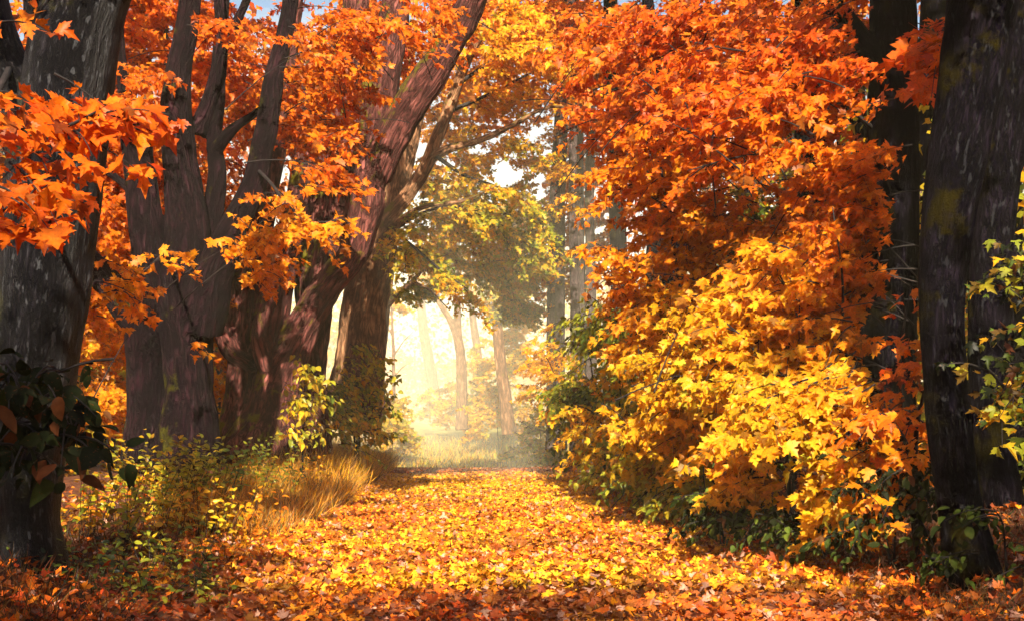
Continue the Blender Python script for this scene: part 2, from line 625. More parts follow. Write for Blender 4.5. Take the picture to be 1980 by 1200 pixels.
def region(lv, tw, ell, t, spread, size, face, L=(0.7, 1.5), kind=None, dark=0.0, droop=0.8, clump=True, fill=1.0):
    """Leaf sprays through an ellipsoid-like part of a crown: (cx, cy, rx, ry, near, far, how many)."""
    for (cx, cy, rx, ry, d0, d1, n) in ell:
        left = n
        tries = 0
        while left > 0 and tries < n * 6:
            tries += 1
            a, b = RNG.normal(0, 0.5, 2)
            if a * a + b * b > 1.5:
                continue
            Y = RNG.uniform(d0, d1)
            e = at(cx + a * rx, cy + b * ry, Y)
            if clump and noise3(e[None] * np.array([0.75, 0.75, 1.1]), 41)[0] < RNG.uniform(0.32, 0.56):
                continue
            left -= 1
            g = float(ground_z(e[0], e[1])) + 0.12
            if e[2] < g:
                e[2] = g
            ang = RNG.normal(0, 0.9)
            f = np.array([face[0], face[1], 0.0])
            f = f / max(np.linalg.norm(f), 1e-6)
            D = np.array([f[0] * math.cos(ang) - f[1] * math.sin(ang), f[0] * math.sin(ang) + f[1] * math.cos(ang), RNG.normal(-0.05, 0.28)])
            ll = RNG.uniform(*L)
            D = D / np.linalg.norm(D)
            P = e - D * ll * 0.6 + np.array([0, 0, 0.15 * ll])
            if P[2] < g:
                P[2] = g
            spray(lv, tw, P, D, ll, t, spread, size, kind or kind_for(Y), np.asarray(face, float), droop, dark=dark, fill=fill)
            if RNG.random() < 0.22 and 11.5 < Y < 21:
                bl = RNG.uniform(0.6, 1.5)
                bd = nrm(np.array([-D[0] * 0.7 + RNG.normal(0, 0.3), -D[1] * 0.4, RNG.uniform(-0.5, 0.3)]))
                k = np.linspace(0, 1, 6)
                tw.add(P + D * 0.3 + bd * (k * bl)[:, None] + np.array([0, 0, -0.25]) * (bl * k ** 2)[:, None], np.linspace(0.0035, 0.010, 6), 4, cap=False)


def bough(lv, tw, pts, r0, r1, n, t, spread, size, face, L=(0.6, 1.1), kind=None, lo=0.35, droop=0.8, dark=0.0):
    """A real bough leaving a limb, with sprays along its outer part."""
    P = np.array([at(*p) for p in pts])
    Q = catmull(P, 14)
    one = Tubes()
    one.add(Q, np.linspace(r0, r1, 14), 6)
    tw.own.append(one)
    T = nrm(np.gradient(Q, axis=0))
    for i in range(n):
        s = lo + (1 - lo) * (i + RNG.random()) / n
        k = min(13, int(s * 13))
        sd = np.cross(T[k], [0, 0, 1.0])
        D = T[k] * RNG.uniform(0.3, 1.0) + sd * RNG.choice([-1, 1]) * RNG.uniform(0.3, 1.0) + np.array([0, 0, RNG.normal(0, 0.25)])
        spray(lv, tw, Q[k], D, RNG.uniform(*L), t, spread, size, kind or kind_for(Q[k][1]), np.asarray(face, float), droop, dark=dark)


def tree(name, label, trunk_limbs, mat, voxel=0.03, cat="tree", group=None, furrow=0.012, lump=0.10, seed=0, flute=0.1):
    limbs = [limb_pts(s) for s in trunk_limbs]
    b = limbs[0][0][0].copy()
    o = thing(name, (b[0], b[1], float(ground_z(b[0], b[1]))), label, cat, group)
    bpy.context.view_layer.update()
    link("trunk", trunk_mesh("trunk", limbs, mat, voxel, lump, furrow, seed, flute), o)
    return o, limbs


def finish(o, lv, tw, leafmat=None, twigname="twig_sprays", leafname="foliage", limbname="branch"):
    for one in tw.own:
        link(limbname, one.mesh(limbname, M_TWIG), o)
    if tw is not None and tw.n:
        link(twigname, tw.mesh(twigname, M_TWIG), o)
    if lv is not None and lv.count():
        link(leafname, lv.mesh(leafname, leafmat or M_LEAF), o)


def crown(lv, box, n, t, spread, size, kind="m1", gap=0.45):
    """Unseen crown leaves added overhead to cast shade, in clumps with gaps between them."""
    x0, x1, y0, y1, z0, z1 = box
    p = np.stack([RNG.uniform(x0, x1, n), RNG.uniform(y0, y1, n), RNG.uniform(z0, z1, n)], 1)
    e = (p - np.array([(x0 + x1) / 2, (y0 + y1) / 2, (z0 + z1) / 2])) / (np.array([x1 - x0, y1 - y0, z1 - z0]) / 2)
    q = noise3(p * 0.8, 31) - 0.35 * np.maximum(np.linalg.norm(e, axis=1) - 0.75, 0)
    p = p[q > gap + RNG.normal(0, 0.06, n)]
    m = len(p)
    tip = RNG.normal(0, 0.6, (m, 3)) + np.array([0, 0, -0.6])
    nor = RNG.normal(0, 0.45, (m, 3)) + np.array([0, 0, 0.8])
    lv.add(kind, p, tip, nor, size * RNG.uniform(0.6, 1.2, m), tints(p, np.full(m, t), spread, 0.04))


FL = (0.65, -0.75, 0.0)      # facing of the left crowns: out over the lane
FR = (-0.75, -0.65, 0.0)     # facing of the right crowns


def t_height(z0, z1, t0, t1, amp=0.0):  # leaf hue by height, the warm glow's fall-off put into the colour
    def f(p):
        return t0 + (t1 - t0) * sstep(z0, z1, p[:, 2])
    return f


# ================================================================== THE SETTING
def sheet(name, xs, ys, zf, mat, kind="structure"):
    X, Y = np.meshgrid(xs, ys, indexing='ij')
    Z = zf(X, Y)
    v = np.stack([X, Y, Z], -1).reshape(-1, 3)
    nx, ny = len(xs), len(ys)
    i = np.arange(nx - 1)[:, None] * ny
    j = np.arange(ny - 1)[None]
    q = np.stack([i + j, i + ny + j, i + ny + j + 1, i + j + 1], -1).reshape(-1, 4)
    o = link(name, new_mesh(name, v, q.ravel(), np.full(len(q), 4), mat))
    o["kind"] = kind
    return o


gx = np.unique(np.concatenate([np.linspace(-420, -20, 30), np.linspace(-20, 20, 161), np.linspace(20, 420, 30)]))
gy = np.unique(np.concatenate([np.linspace(-60, 0, 20), np.linspace(0, 60, 181), np.linspace(60, 560, 60)]))
g = sheet("ground", gx, gy, ground_z, M_SOIL)
px_ = np.linspace(PL - 0.25, PR + 0.25, 40)
py_ = np.linspace(-6, 44, 220)
sheet("path", px_, py_, lambda x, y: ground_z(x, y) + 0.012 - 0.05 * sstep(0, 0.3, np.maximum(PL - x, x - PR) + 0.05), M_PATH)


# fallen leaves carpeting the lane and drifting on to its verges: nobody could count them
def litter(lv, n, xr, yr, t, spread, kind, size, edge=None, lift=0.02, dark=0.0, clump=0.0):
    x = RNG.uniform(*xr, n)
    y = yr[0] + (yr[1] - yr[0]) * RNG.random(n) ** 1.25
    if edge is not None:
        k = edge(x, y) > RNG.random(n)
        x, y = x[k], y[k]
    if clump > 0:
        q = noise3(np.stack([x * 0.9, y * 0.55, x * 0], 1), 21) * 0.6 + noise3(np.stack([x * 2.3, y * 1.6, x * 0], 1), 22) * 0.4
        k = sstep(0.5 - clump, 0.62, q) > RNG.random(len(x)) * 0.9
        x, y = x[k], y[k]
    m = len(x)
    pos = np.stack([x, y, ground_z(x, y) + RNG.uniform(0.012, lift + 0.015, m)], 1)
    tip = np.stack([RNG.normal(0, 1, m), RNG.normal(0, 1, m), RNG.normal(0.05, 0.22, m)], 1)
    nor = np.stack([RNG.normal(0, 0.5, m), RNG.normal(-0.1, 0.5, m), np.ones(m)], 1)
    sz = size * RNG.uniform(0.45, 1.35, m)
    c = tints(pos, np.full(m, t), spread, dark, 17, 0.45)
    under = RNG.random(m) < 0.09          # pale undersides turned up
    c[under] = np.array([0.50, 0.27, 0.17]) * RNG.uniform(0.6, 1.15, (int(under.sum()), 1))
    lv.add(kind, pos, tip, nor, sz, c)


lit = Leaves()
edge = lambda x, y: sstep(-1.1, 0.4, x - PL) * sstep(-1.3, 0.2, PR - x) + 0.12
litter(lit, 44000, (-3.4, 4.2), (6.8, 43), 0.20, 0.22, "m2", 0.06, edge, 0.03, 0.5)
litter(lit, 40000, (-3.2, 4.0), (6.8, 24), 0.25, 0.2, "m3", 0.066, edge, 0.07, 0.32, clump=0.06)
litter(lit, 50000, (-2.6, 3.4), (10, 36), 0.50, 0.12, "m2", 0.065, edge, 0.06, 0.02, clump=0.0)
litter(lit, 5000, (-5, 5.5), (7, 20), 0.18, 0.2, "m3", 0.07, None, 0.12, 0.3)
o = link("fallen_leaves", lit.mesh("fallen_leaves", M_LITTER))
o["kind"] = "stuff"
o["label"] = "carpet of yellow and orange maple leaves covering the lane"

# grass: tawny on the left verge, sparse close to the camera, shade put into its colour there
def grass(lv, n, xr, yr, hgt, t, spread, dens=None, lean=0.45, wid=0.01, dim=1.0):
    x = RNG.uniform(*xr, n)
    y = RNG.uniform(*yr, n)
    if dens is not None:
        k = dens(x, y) > RNG.random(n)
        x, y = x[k], y[k]
    m = len(x)
    pos = np.stack([x, y, ground_z(x, y) - 0.01], 1)
    tip = np.stack([RNG.normal(0.08, lean, m), RNG.normal(-0.05, lean, m), np.ones(m)], 1)
    nor = np.stack([RNG.normal(0, 1, m), RNG.normal(-0.8, 0.6, m), RNG.normal(0.2, 0.2, m)], 1)
    cl = noise3(np.stack([x * 0.8, y * 0.5, x * 0], 1), 5)
    h = hgt * (0.45 + 0.8 * cl) * RNG.uniform(0.6, 1.15, m)
    tt = np.full(m, t) + (cl - 0.5) * spread + RNG.normal(0, spread * 0.4, m)
    c = ramp(tt) * RNG.uniform(0.7, 1.15, m)[:, None]
    u = RNG.random(m)
    c[u < 0.22] = np.array([0.12, 0.055, 0.02]) * RNG.uniform(0.4, 1.3, (int((u < 0.22).sum()), 1))
    c[u > 0.72] = np.array([0.62, 0.31, 0.06]) * RNG.uniform(0.5, 1.1, (int((u > 0.72).sum()), 1))
    gk = (u > 0.22) & (u < 0.34)
    c[gk] = np.array([0.10, 0.13, 0.025]) * RNG.uniform(0.5, 1.2, (int(gk.sum()), 1))
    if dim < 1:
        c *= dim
    lv.setdefault("b", []).append((pos, tip, nor, h, c, wid))


def grass_mesh(name, lst):
    V, F, C, base = [], [], [], 0
    for pos, tip, nor, h, c, wid in lst:
        n = len(pos)
        tip = nrm(tip)
        side = nrm(np.cross(tip, nor))
        f = nrm(np.cross(side, tip))
        bend = RNG.normal(0.0, 0.28, n)[:, None] * h[:, None]
        w = (wid * RNG.uniform(0.6, 1.4, n))[:, None]
        p0, p1, p2 = pos, pos + tip * h[:, None] * 0.55 + f * bend * 0.25, pos + tip * h[:, None] + f * bend - np.array([0, 0, 0.15]) * np.abs(bend)
        v = np.stack([p0 - side * w, p0 + side * w, p1 + side * w * 0.8, p1 - side * w * 0.8, p2], 1)
        i = np.arange(n)[:, None] * 5 + base
        V.append(v.reshape(-1, 3))
        F.append(np.concatenate([i + 0, i + 1, i + 2, i + 0, i + 2, i + 3, i + 3, i + 2, i + 4], 1).reshape(-1))
        C.append(np.repeat(c[:, None], 5, 1).reshape(-1, 3))
        base += n * 5
    F = np.concatenate(F)
    return new_mesh(name, np.vstack(V), F, np.full(len(F) // 3, 3), M_GRASS, False, np.vstack(C))


gr = {}
grass(gr, 13000, (-3.3, -1.75), (14, 24), 0.50, 0.42, 0.2, lambda x, y: sstep(-1.7, -2.2, x - 0.02 * (y - 18)), wid=0.0045)
grass(gr, 22000, (-3.6, -1.8), (20, 41), 0.72, 0.47, 0.18, lambda x, y: sstep(-1.75, -2.3, x), wid=0.006)
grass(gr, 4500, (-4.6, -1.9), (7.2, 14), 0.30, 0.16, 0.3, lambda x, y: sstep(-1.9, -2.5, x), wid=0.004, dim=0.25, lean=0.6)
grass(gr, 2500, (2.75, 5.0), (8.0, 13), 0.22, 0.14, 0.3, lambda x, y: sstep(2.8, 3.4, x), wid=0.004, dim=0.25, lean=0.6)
o = link("grass", grass_mesh("grass", gr["b"]))
o["kind"] = "stuff"
o["label"] = "tawny tufted grass along the left verge of the lane"

# ================================================================== TREES ON THE LEFT
# near dark trunk at the left edge
t1, l1 = tree("maple_tree", "nearest dark trunk at the left edge, bark wet and glinting, red leaves hanging across it",
              [[(66, 1150, 9.5, 84), (62, 1090, 9.5, 68), (60, 1000, 9.5, 54), (60, 900, 9.5, 60), (66, 760, 9.5, 74), (76, 600, 9.5, 87),
                (96, 400, 9.5, 92), (116, 250, 9.5, 92), (142, 100, 9.5, 88), (170, 0, 9.5, 82), (215, -150, 9.6, 72), (262, -400, 9.8, 55), (300, -700, 10, 40)],
               [(110, 330, 9.5, 60), (60, 240, 9.6, 48), (18, 130, 9.7, 38), (-20, 0, 9.8, 36), (-80, -250, 10, 28)],
               [(165, 20, 9.5, 55), (240, -60, 9.4, 46), (360, -220, 9.2, 34), (520, -420, 9, 24)]],
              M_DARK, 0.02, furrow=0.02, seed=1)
lv, tw = Leaves(), Tubes()
tr = 0.11
bough(lv, tw, [(20, 130, 9.7), (-10, 200, 8.2), (30, 240, 7.4), (110, 250, 7.0), (200, 210, 6.9)], 0.03, 0.006, 6, tr, 0.14, 0.12, FL, (0.35, 0.6), "m3", 0.45)
region(lv, tw, [(90, 240, 110, 50, 6.6, 7.4, 7), (60, 330, 80, 60, 6.5, 7.2, 6), (180, 200, 60, 50, 6.8, 7.3, 3), (30, 400, 40, 40, 6.4, 6.9, 2)], tr, 0.14, 0.12, FL, (0.35, 0.6), "m3")
region(lv, tw, [(40, 40, 40, 35, 6.8, 7.5, 2), (20, 430, 40, 20, 6.3, 6.8, 1)], tr, 0.14, 0.115, FL, (0.3, 0.45), "m3")
region(lv, tw, [(-60, -460, 200, 220, 7.5, 10, 8)], 0.12, 0.16, 0.125, FL, (0.9, 1.6), "m2")
crown(lv, (-13, -2.8, -16, 0, 6.2, 8.8), 16000, 0.12, 0.16, 0.2, gap=0.40)  # unseen leaves reaching back overhead, added to shade the near trunk
crown(lv, (-3.0, 1.0, -18, -2, 6.0, 8.6), 6500, 0.12, 0.16, 0.2, gap=0.44)  # unseen leaf roof over the lane, added to shade the near air
finish(t1, lv, tw)

# many-stemmed maple behind it
t2, l2 = tree("maple_tree", "purple-brown maple with a bundle of upright limbs on one double trunk, left verge",
              [[(365, 900, 19, 74), (365, 850, 19, 60), (365, 750, 19, 46), (362, 650, 19, 50), (360, 570, 19, 55), (358, 500, 19, 52), (362, 440, 19, 43),
                (356, 380, 19, 37), (345, 300, 19, 33), (340, 200, 19, 30), (348, 120, 19.2, 25), (365, 20, 19.4, 22), (380, -150, 19.6, 18), (385, -380, 20, 10)],
               [(284, 890, 19.3, 52), (284, 800, 19.3, 40), (282, 700, 19.3, 37), (286, 640, 19.2, 42), (305, 580, 19.1, 44), (335, 520, 19, 40)],
               [(296, 610, 19.0, 34), (288, 520, 18.8, 34), (284, 450, 18.8, 33), (276, 360, 18.8, 30), (268, 300, 18.8, 28), (265, 266, 18.8, 30), (262, 254, 18.8, 24)],
               [(264, 275, 18.9, 16), (246, 200, 18.9, 14), (236, 120, 19, 11), (225, -40, 19, 8)],
               [(300, 660, 19.1, 30), (252, 605, 19.2, 28), (208, 548, 19.3, 27), (165, 500, 19.4, 25), (110, 440, 19.6, 22), (40, 330, 20, 17), (-40, 150, 20, 10)],
               [(270, 385, 18.9, 12), (228, 347, 19, 9), (185, 318, 19.1, 8), (120, 270, 19.3, 5)],
               [(385, 640, 18.9, 46), (396, 590, 18.8, 42), (410, 540, 18.7, 37), (428, 495, 18.6, 34), (446, 450, 18.5, 30), (472, 400, 18.5, 27), (494, 350, 18.5, 24),
                (506, 290, 18.5, 23), (515, 250, 18.5, 22), (530, 150, 18.7, 20), (548, 75, 18.8, 18), (566, -20, 19, 15), (600, -220, 19.4, 10)],
               [(385, 540, 19.2, 32), (405, 450, 19.3, 24), (420, 340, 19.3, 18), (416, 270, 19.3, 15), (430, 130, 19.4, 10), (440, -60, 19.6, 7)],
               [(412, 300, 19.3, 13), (445, 255, 19.0, 12), (485, 225, 18.8, 9), (530, 190, 18.6, 5)],
               [(380, 260, 19.2, 18), (405, 190, 19.2, 15), (424, 110, 19.2, 13), (424, 30, 19.2, 11), (415, -120, 19.2, 8)],
               [(424, 110, 19.2, 11), (452, 55, 19.1, 10), (480, -10, 19, 9), (520, -150, 19, 6)]],
              M_MAPLE, 0.024, furrow=0.035, seed=2, lump=0.12)
lv, tw = Leaves(), Tubes()
th = t_height(2.2, 6.5, 0.36, 0.12)
# crown behind and above the limbs
region(lv, tw, [(300, 120, 240, 180, 20.5, 26, 110), (180, 330, 90, 160, 20.5, 25, 45), (330, 420, 130, 160, 21, 26, 55), (200, 640, 60, 150, 21, 25, 50), (432, 700, 20, 90, 27, 30, 10),
                (240, -150, 240, 140, 19, 25, 34)], t_height(2.0, 6.5, 0.42, 0.20), 0.16, 0.105, FL, (0.8, 1.5), "m2", dark=0.04)
# sprays hanging in front
bough(lv, tw, [(330, 520, 18.8), (320, 490, 16.5), (285, 520, 15), (215, 575, 14.2)], 0.025, 0.005, 8, 0.36, 0.12, 0.10, FL, (0.35, 0.6), "m3", 0.4)
region(lv, tw, [(250, 540, 70, 40, 13.6, 15, 7), (275, 610, 25, 40, 13.8, 14.6, 3), (392, 668, 22, 22, 15, 15.6, 2), (330, 480, 20, 20, 14.5, 15.2, 1)], 0.36, 0.12, 0.10, FL, (0.3, 0.5), "m3")
bough(lv, tw, [(500, 330, 18.5), (520, 350, 17), (560, 400, 16), (600, 430, 15.6), (690, 420, 15.4)], 0.03, 0.006, 9, 0.38, 0.1, 0.10, FL, (0.4, 0.75), "m3", 0.3)
region(lv, tw, [(620, 410, 95, 45, 15, 16.4, 15), (540, 480, 75, 60, 15, 16.4, 16), (500, 530, 50, 30, 15.4, 16.2, 4), (690, 440, 40, 25, 15.2, 16, 3)], 0.38, 0.1, 0.10, FL, (0.4, 0.7), "m3")
region(lv, tw, [(620, 150, 100, 130, 19, 22.5, 50), (640, 120, 80, 80, 16.5, 18.5, 12), (590, 270, 60, 50, 18.8, 21, 14), (660, 250, 50, 50, 17.5, 20, 9)], 0.27, 0.16, 0.105, FL, (0.5, 1.0), "m3", dark=0.12)
region(lv, tw, [(430, 90, 110, 90, 19.8, 22, 18), (470, 40, 70, 50, 17, 18.2, 5), (250, 180, 70, 60, 17.5, 18.5, 8), (180, 420, 60, 60, 18, 19, 8)], 0.21, 0.13, 0.105, FL, (0.5, 0.9), "m3", dark=0.06)
region(lv, tw, [(640, 330, 60, 30, 16.2, 18, 7), (700, 60, 120, 60, 16.5, 20, 26), (830, 25, 65, 35, 17, 20, 8), (840, 80, 45, 25, 17.5, 19, 3)], 0.22, 0.13, 0.105, FL, (0.5, 0.9), "m3", dark=0.05)
finish(t2, lv, tw)

# mossy giant
t3, l3 = tree("maple_tree", "mossy furrowed giant on the left verge, a thick low limb sweeping up rightward",
              [[(600, 880, 25.4, 46), (598, 770, 25.4, 33), (598, 680, 25.4, 34), (608, 580, 25.4, 40), (622, 480, 25.4, 42), (636, 400, 25.4, 46), (646, 330, 25.4, 44),
                (655, 240, 25.5, 38), (668, 130, 25.6, 32), (690, 0, 25.8, 26), (710, -250, 26, 16)],
               [(462, 890, 25, 62), (464, 830, 25, 44), (468, 760, 25, 32), (470, 700, 25, 30), (476, 630, 25, 38), (482, 560, 25, 40), (490, 450, 25.2, 38),
                (508, 350, 25.4, 33), (535, 220, 25.6, 28), (560, 60, 25.8, 22), (580, -200, 26, 14)],
               [(520, 880, 24.6, 84), (530, 800, 24.6, 58), (546, 730, 24.6, 48), (575, 660, 24.4, 38), (608, 595, 24.4, 32), (645, 540, 24.4, 30), (682, 495, 24.5, 30),
                (698, 430, 24.7, 34), (712, 360, 24.8, 38), (724, 280, 25, 39), (734, 180, 25, 37), (750, 90, 25.2, 34), (770, -20, 25.4, 29), (810, -250, 25.6, 18)],
               [(725, 345, 24.8, 36), (752, 280, 24.6, 35), (783, 222, 24.4, 34), (820, 165, 24.2, 32), (865, 95, 24, 29), (902, 25, 23.8, 27), (955, -110, 23.5, 22), (1010, -320, 23, 12)],
               [(480, 700, 24.9, 24), (452, 680, 24.8, 22), (436, 645, 24.8, 20), (424, 600, 24.9, 17), (410, 500, 25, 12)],
               [(545, 740, 24.5, 34), (520, 660, 24.5, 34), (528, 590, 24.6, 33), (545, 500, 24.8, 30), (575, 400, 25, 26), (590, 280, 25.2, 22), (610, 100, 25.4, 16)]],
              M_MOSSY, 0.028, furrow=0.045, seed=3, lump=0.2, flute=0.16)
lv, tw = Leaves(), Tubes()
region(lv, tw, [(520, 200, 150, 200, 26.5, 31, 70), (760, 60, 160, 90, 26, 32, 40), (450, -180, 160, 160, 24, 31, 45)], t_height(4, 9, 0.32, 0.14), 0.2, 0.115, FL, (0.8, 1.6), "m2", dark=0.12)
finish(t3, lv, tw)

# pale brown leaning trunk
t4, l4 = tree("maple_tree", "pale brown trunk leaning right into the haze, thin dark limbs arching over the lane",
              [[(672, 830, 33, 66), (684, 760, 33, 54), (694, 700, 33, 48), (702, 620, 33, 45), (716, 540, 33, 41), (735, 470, 33, 35), (752, 410, 33.4, 27),
                (775, 330, 33.6, 23), (795, 250, 33.8, 20), (815, 180, 34, 17), (838, 90, 34, 14), (860, -60, 34, 11)],
               [(728, 490, 33, 26), (748, 430, 32.5, 17), (790, 375, 32.5, 15), (822, 325, 32.4, 14), (842, 275, 32.2, 13), (865, 220, 32, 12), (886, 160, 32, 11),
                (908, 105, 32, 10), (942, 48, 31.8, 9), (976, 4, 31.5, 8), (1020, -80, 31, 6)],
               [(835, 305, 32.3, 9), (872, 287, 32, 8), (905, 278, 31.8, 7), (940, 267, 31.5, 6.5), (985, 246, 31.2, 6), (1030, 220, 31, 5), (1070, 207, 30.8, 4), (1100, 212, 30.5, 3), (1140, 240, 30.3, 2)],
               [(760, 400, 33.2, 16), (775, 280, 33.4, 13), (785, 170, 33.6, 11), (800, 40, 33.8, 9)],
               [(735, 470, 33, 14), (770, 430, 32.3, 9), (820, 400, 31.8, 6), (890, 390, 31.4, 4), (960, 360, 31, 2.5)]],
              M_PALE, 0.032, furrow=0.035, seed=4)
lv, tw = Leaves(), Tubes()
to = t_height(6.5, 13.5, 0.70, 0.38)
for pts in ([(735, 470, 33), (800, 420, 32.4), (880, 400, 32), (980, 440, 32)], [(840, 300, 32.2), (900, 340, 32), (980, 370, 31.8), (1050, 430, 31.6)],
            [(745, 440, 33), (790, 470, 32), (850, 520, 31.5), (905, 560, 31.3)], [(870, 215, 32), (930, 190, 32), (1010, 150, 32), (1070, 120, 32)],
            [(890, 160, 32), (960, 110, 32), (1020, 60, 32), (1080, -20, 32)]):
    bough(lv, tw, pts, 0.06, 0.012, 12, to, 0.17, 0.11, (0.3, -0.9, 0), (0.7, 1.5), "m2", 0.2)
region(lv, tw, [(880, 430, 120, 70, 33, 40, 24), (970, 340, 120, 110, 32, 42, 42), (900, 230, 90, 110, 34, 43, 34), (1000, 180, 100, 120, 32, 42, 48),
                (1010, 60, 100, 80, 28, 40, 60), (820, 350, 60, 60, 35, 41, 16), (1030, 470, 45, 80, 33, 39, 22), (790, 480, 50, 40, 34, 40, 8), (930, 20, 60, 60, 34, 40, 30), (850, 200, 50, 120, 35, 41, 26), (880, 80, 60, 80, 35, 41, 18)], to, 0.18, 0.12, (0.2, -0.9, 0), (0.8, 1.7), "m2", dark=0.03, droop=1.0, fill=0.8)
finish(t4, lv, tw)

t5, l5 = tree("maple_tree", "slim hazy trunk just left of the bright opening, partly behind the pale leaning trunk",
              [[(722, 800, 44, 22), (727, 740, 44, 17), (731, 690, 44, 15), (738, 640, 44, 14), (746, 560, 44, 13), (762, 450, 44, 11), (790, 300, 44, 9), (820, 100, 44, 6)],
               [(742, 600, 44, 7), (768, 570, 43.6, 6), (797, 545, 43.3, 5), (828, 512, 43, 3.5), (870, 490, 42.8, 2)],
               [(797, 545, 43.3, 4), (830, 560, 43, 3), (870, 600, 42.6, 2)]],
              M_PALE, 0.04, seed=5)
lv, tw = Leaves(), Tubes()
region(lv, tw, [(850, 510, 100, 40, 43, 48, 20), (960, 500, 80, 60, 44, 52, 30), (1015, 520, 40, 90, 43, 50, 34), (800, 570, 40, 25, 42, 45, 8), (990, 600, 30, 40, 44, 50, 12)], t_height(5, 12, 0.70, 0.52), 0.15, 0.125, FL, (1.0, 2.0), "m2", droop=0.9)
finish(t5, lv, tw)

# ================================================================== FAR HAZY TREES
FAR = [
    ("hazy forked tree in the middle of the bright opening, trunk bent to the left",
     [[(894, 830, 60, 13), (893, 780, 60, 11), (892, 700, 60, 10), (884, 650, 60, 9), (868, 615, 60, 6), (850, 588, 60, 5), (832, 555, 60, 4), (815, 520, 60, 3)],
      [(886, 660, 60, 8), (884, 600, 60, 7), (882, 540, 60, 6), (886, 440, 60, 5), (895, 300, 60, 3)],
      [(850, 590, 60, 3), (848, 560, 60, 2.5), (856, 520, 60, 2)]],
     [(880, 420, 60, 60, 58, 63, 26), (840, 540, 25, 25, 59, 62, 5)], 0.66),
    ("hazy straight trunk on the right side of the bright opening, leaning slightly left",
     [[(985, 840, 50, 15), (978, 780, 50, 13), (970, 720, 50, 11), (962, 640, 50, 10), (956, 540, 50, 8), (948, 400, 50, 6)]],
     [(970, 560, 50, 60, 49, 54, 26), (960, 430, 60, 50, 49, 54, 24)], 0.70),
    ("palest and thickest far trunk, almost lost in the white haze left of the forked tree",
     [[(842, 800, 85, 13), (836, 740, 85, 11), (826, 680, 85, 10), (817, 620, 85, 9), (812, 540, 85, 7)]],
     [(815, 520, 40, 30, 84, 90, 8)], 0.62),
    ("thin bare sapling in the haze beside the slim trunk, many fine twigs",
     [[(760, 800, 52, 5), (761, 740, 52, 4), (760, 660, 52, 3.2), (756, 580, 52, 2)], [(760, 690, 52, 2), (780, 660, 52, 1.6), (800, 640, 52, 1)],
      [(760, 650, 52, 2), (742, 620, 52, 1.4), (735, 590, 52, 1)], [(761, 730, 52, 2), (778, 710, 52, 1.5), (795, 700, 52, 1)]],
     [(765, 600, 25, 25, 51, 54, 3)], 0.58),
    ("faint leaning trunk high in the haze just right of the forked tree",
     [[(930, 800, 75, 9), (926, 700, 75, 8), (915, 620, 75, 7), (905, 540, 75, 5)]],
     [(905, 540, 40, 40, 73, 78, 12)], 0.64),
]
for k, (lab, limbs, ell, tt) in enumerate(FAR):
    q = 1.3
    limbs = [[(x, y, Y * q, r) for x, y, Y, r in l] for l in limbs]
    ell = [(cx, cy, rx, ry, a * q, c * q, int(n * 1.3)) for cx, cy, rx, ry, a, c, n in ell]
    t, _ = tree("woodland_tree", lab, limbs, M_PALE, 0.045, "tree", "hazy trees in the opening at the end of the lane", seed=20 + k)
    lv, tw = Leaves(), Tubes()
    region(lv, tw, ell, tt, 0.15, 0.2, (0, -1, 0), (1.0, 2.2), "m1", droop=0.4, fill=0.8)
    finish(t, lv, tw)

# ================================================================== TREES ON THE RIGHT
RT_ = [
    ("slender dark trunk at the right mouth of the tunnel, nearest the bright opening", 1066, 870, 9, 40, M_GREY, 1085, -100),
    ("slender mossy trunk second from the bright opening on the right", 1083, 868, 10, 38, M_GREY, 1092, -100),
    ("slender grey trunk with its foot showing in front of the right shrubs", 1112, 900, 9.5, 34, M_GREY, 1104, -100),
    ("slender purple trunk in the middle of the close group on the right", 1124, 860, 10.5, 37, M_GREY, 1114, -100),
    ("slender purple trunk at the right end of the close group, above the green shrub", 1143, 850, 10, 36, M_GREY, 1140, -100),
]
for k, (lab, x, yb, r, Y, mt, xt, yt) in enumerate(RT_):
    t, _ = tree("slender_tree", lab, [[(x, yb, Y, r * 1.4), (x, yb - 70, Y, r * 1.1), (x, 600, Y, r), ((x * 2 + xt) / 3 - 2, 400, Y, r * 0.95), ((x + xt * 2) / 3 + 2, 180, Y, r * 0.85), (xt, yt, Y, r * 0.7), (xt + 10, -320, Y, r * 0.4)]],
                mt, 0.03, "tree", "slender trunks at the right mouth of the tunnel", seed=30 + k)
    lv, tw = Leaves(), Tubes()
    region(lv, tw, [(x + 10, 40 + 30 * k, 70, 90, Y - 2, Y + 4, 17), (x + 5, 480, 40, 120, Y + 3, Y + 7, 9), (x + 8, 350, 40, 110, Y + 4, Y + 9, 9)], t_height(4, 10, 0.5, 0.25), 0.2, 0.13, FR, (0.9, 1.7), "m1", dark=0.1)
    finish(t, lv, tw)

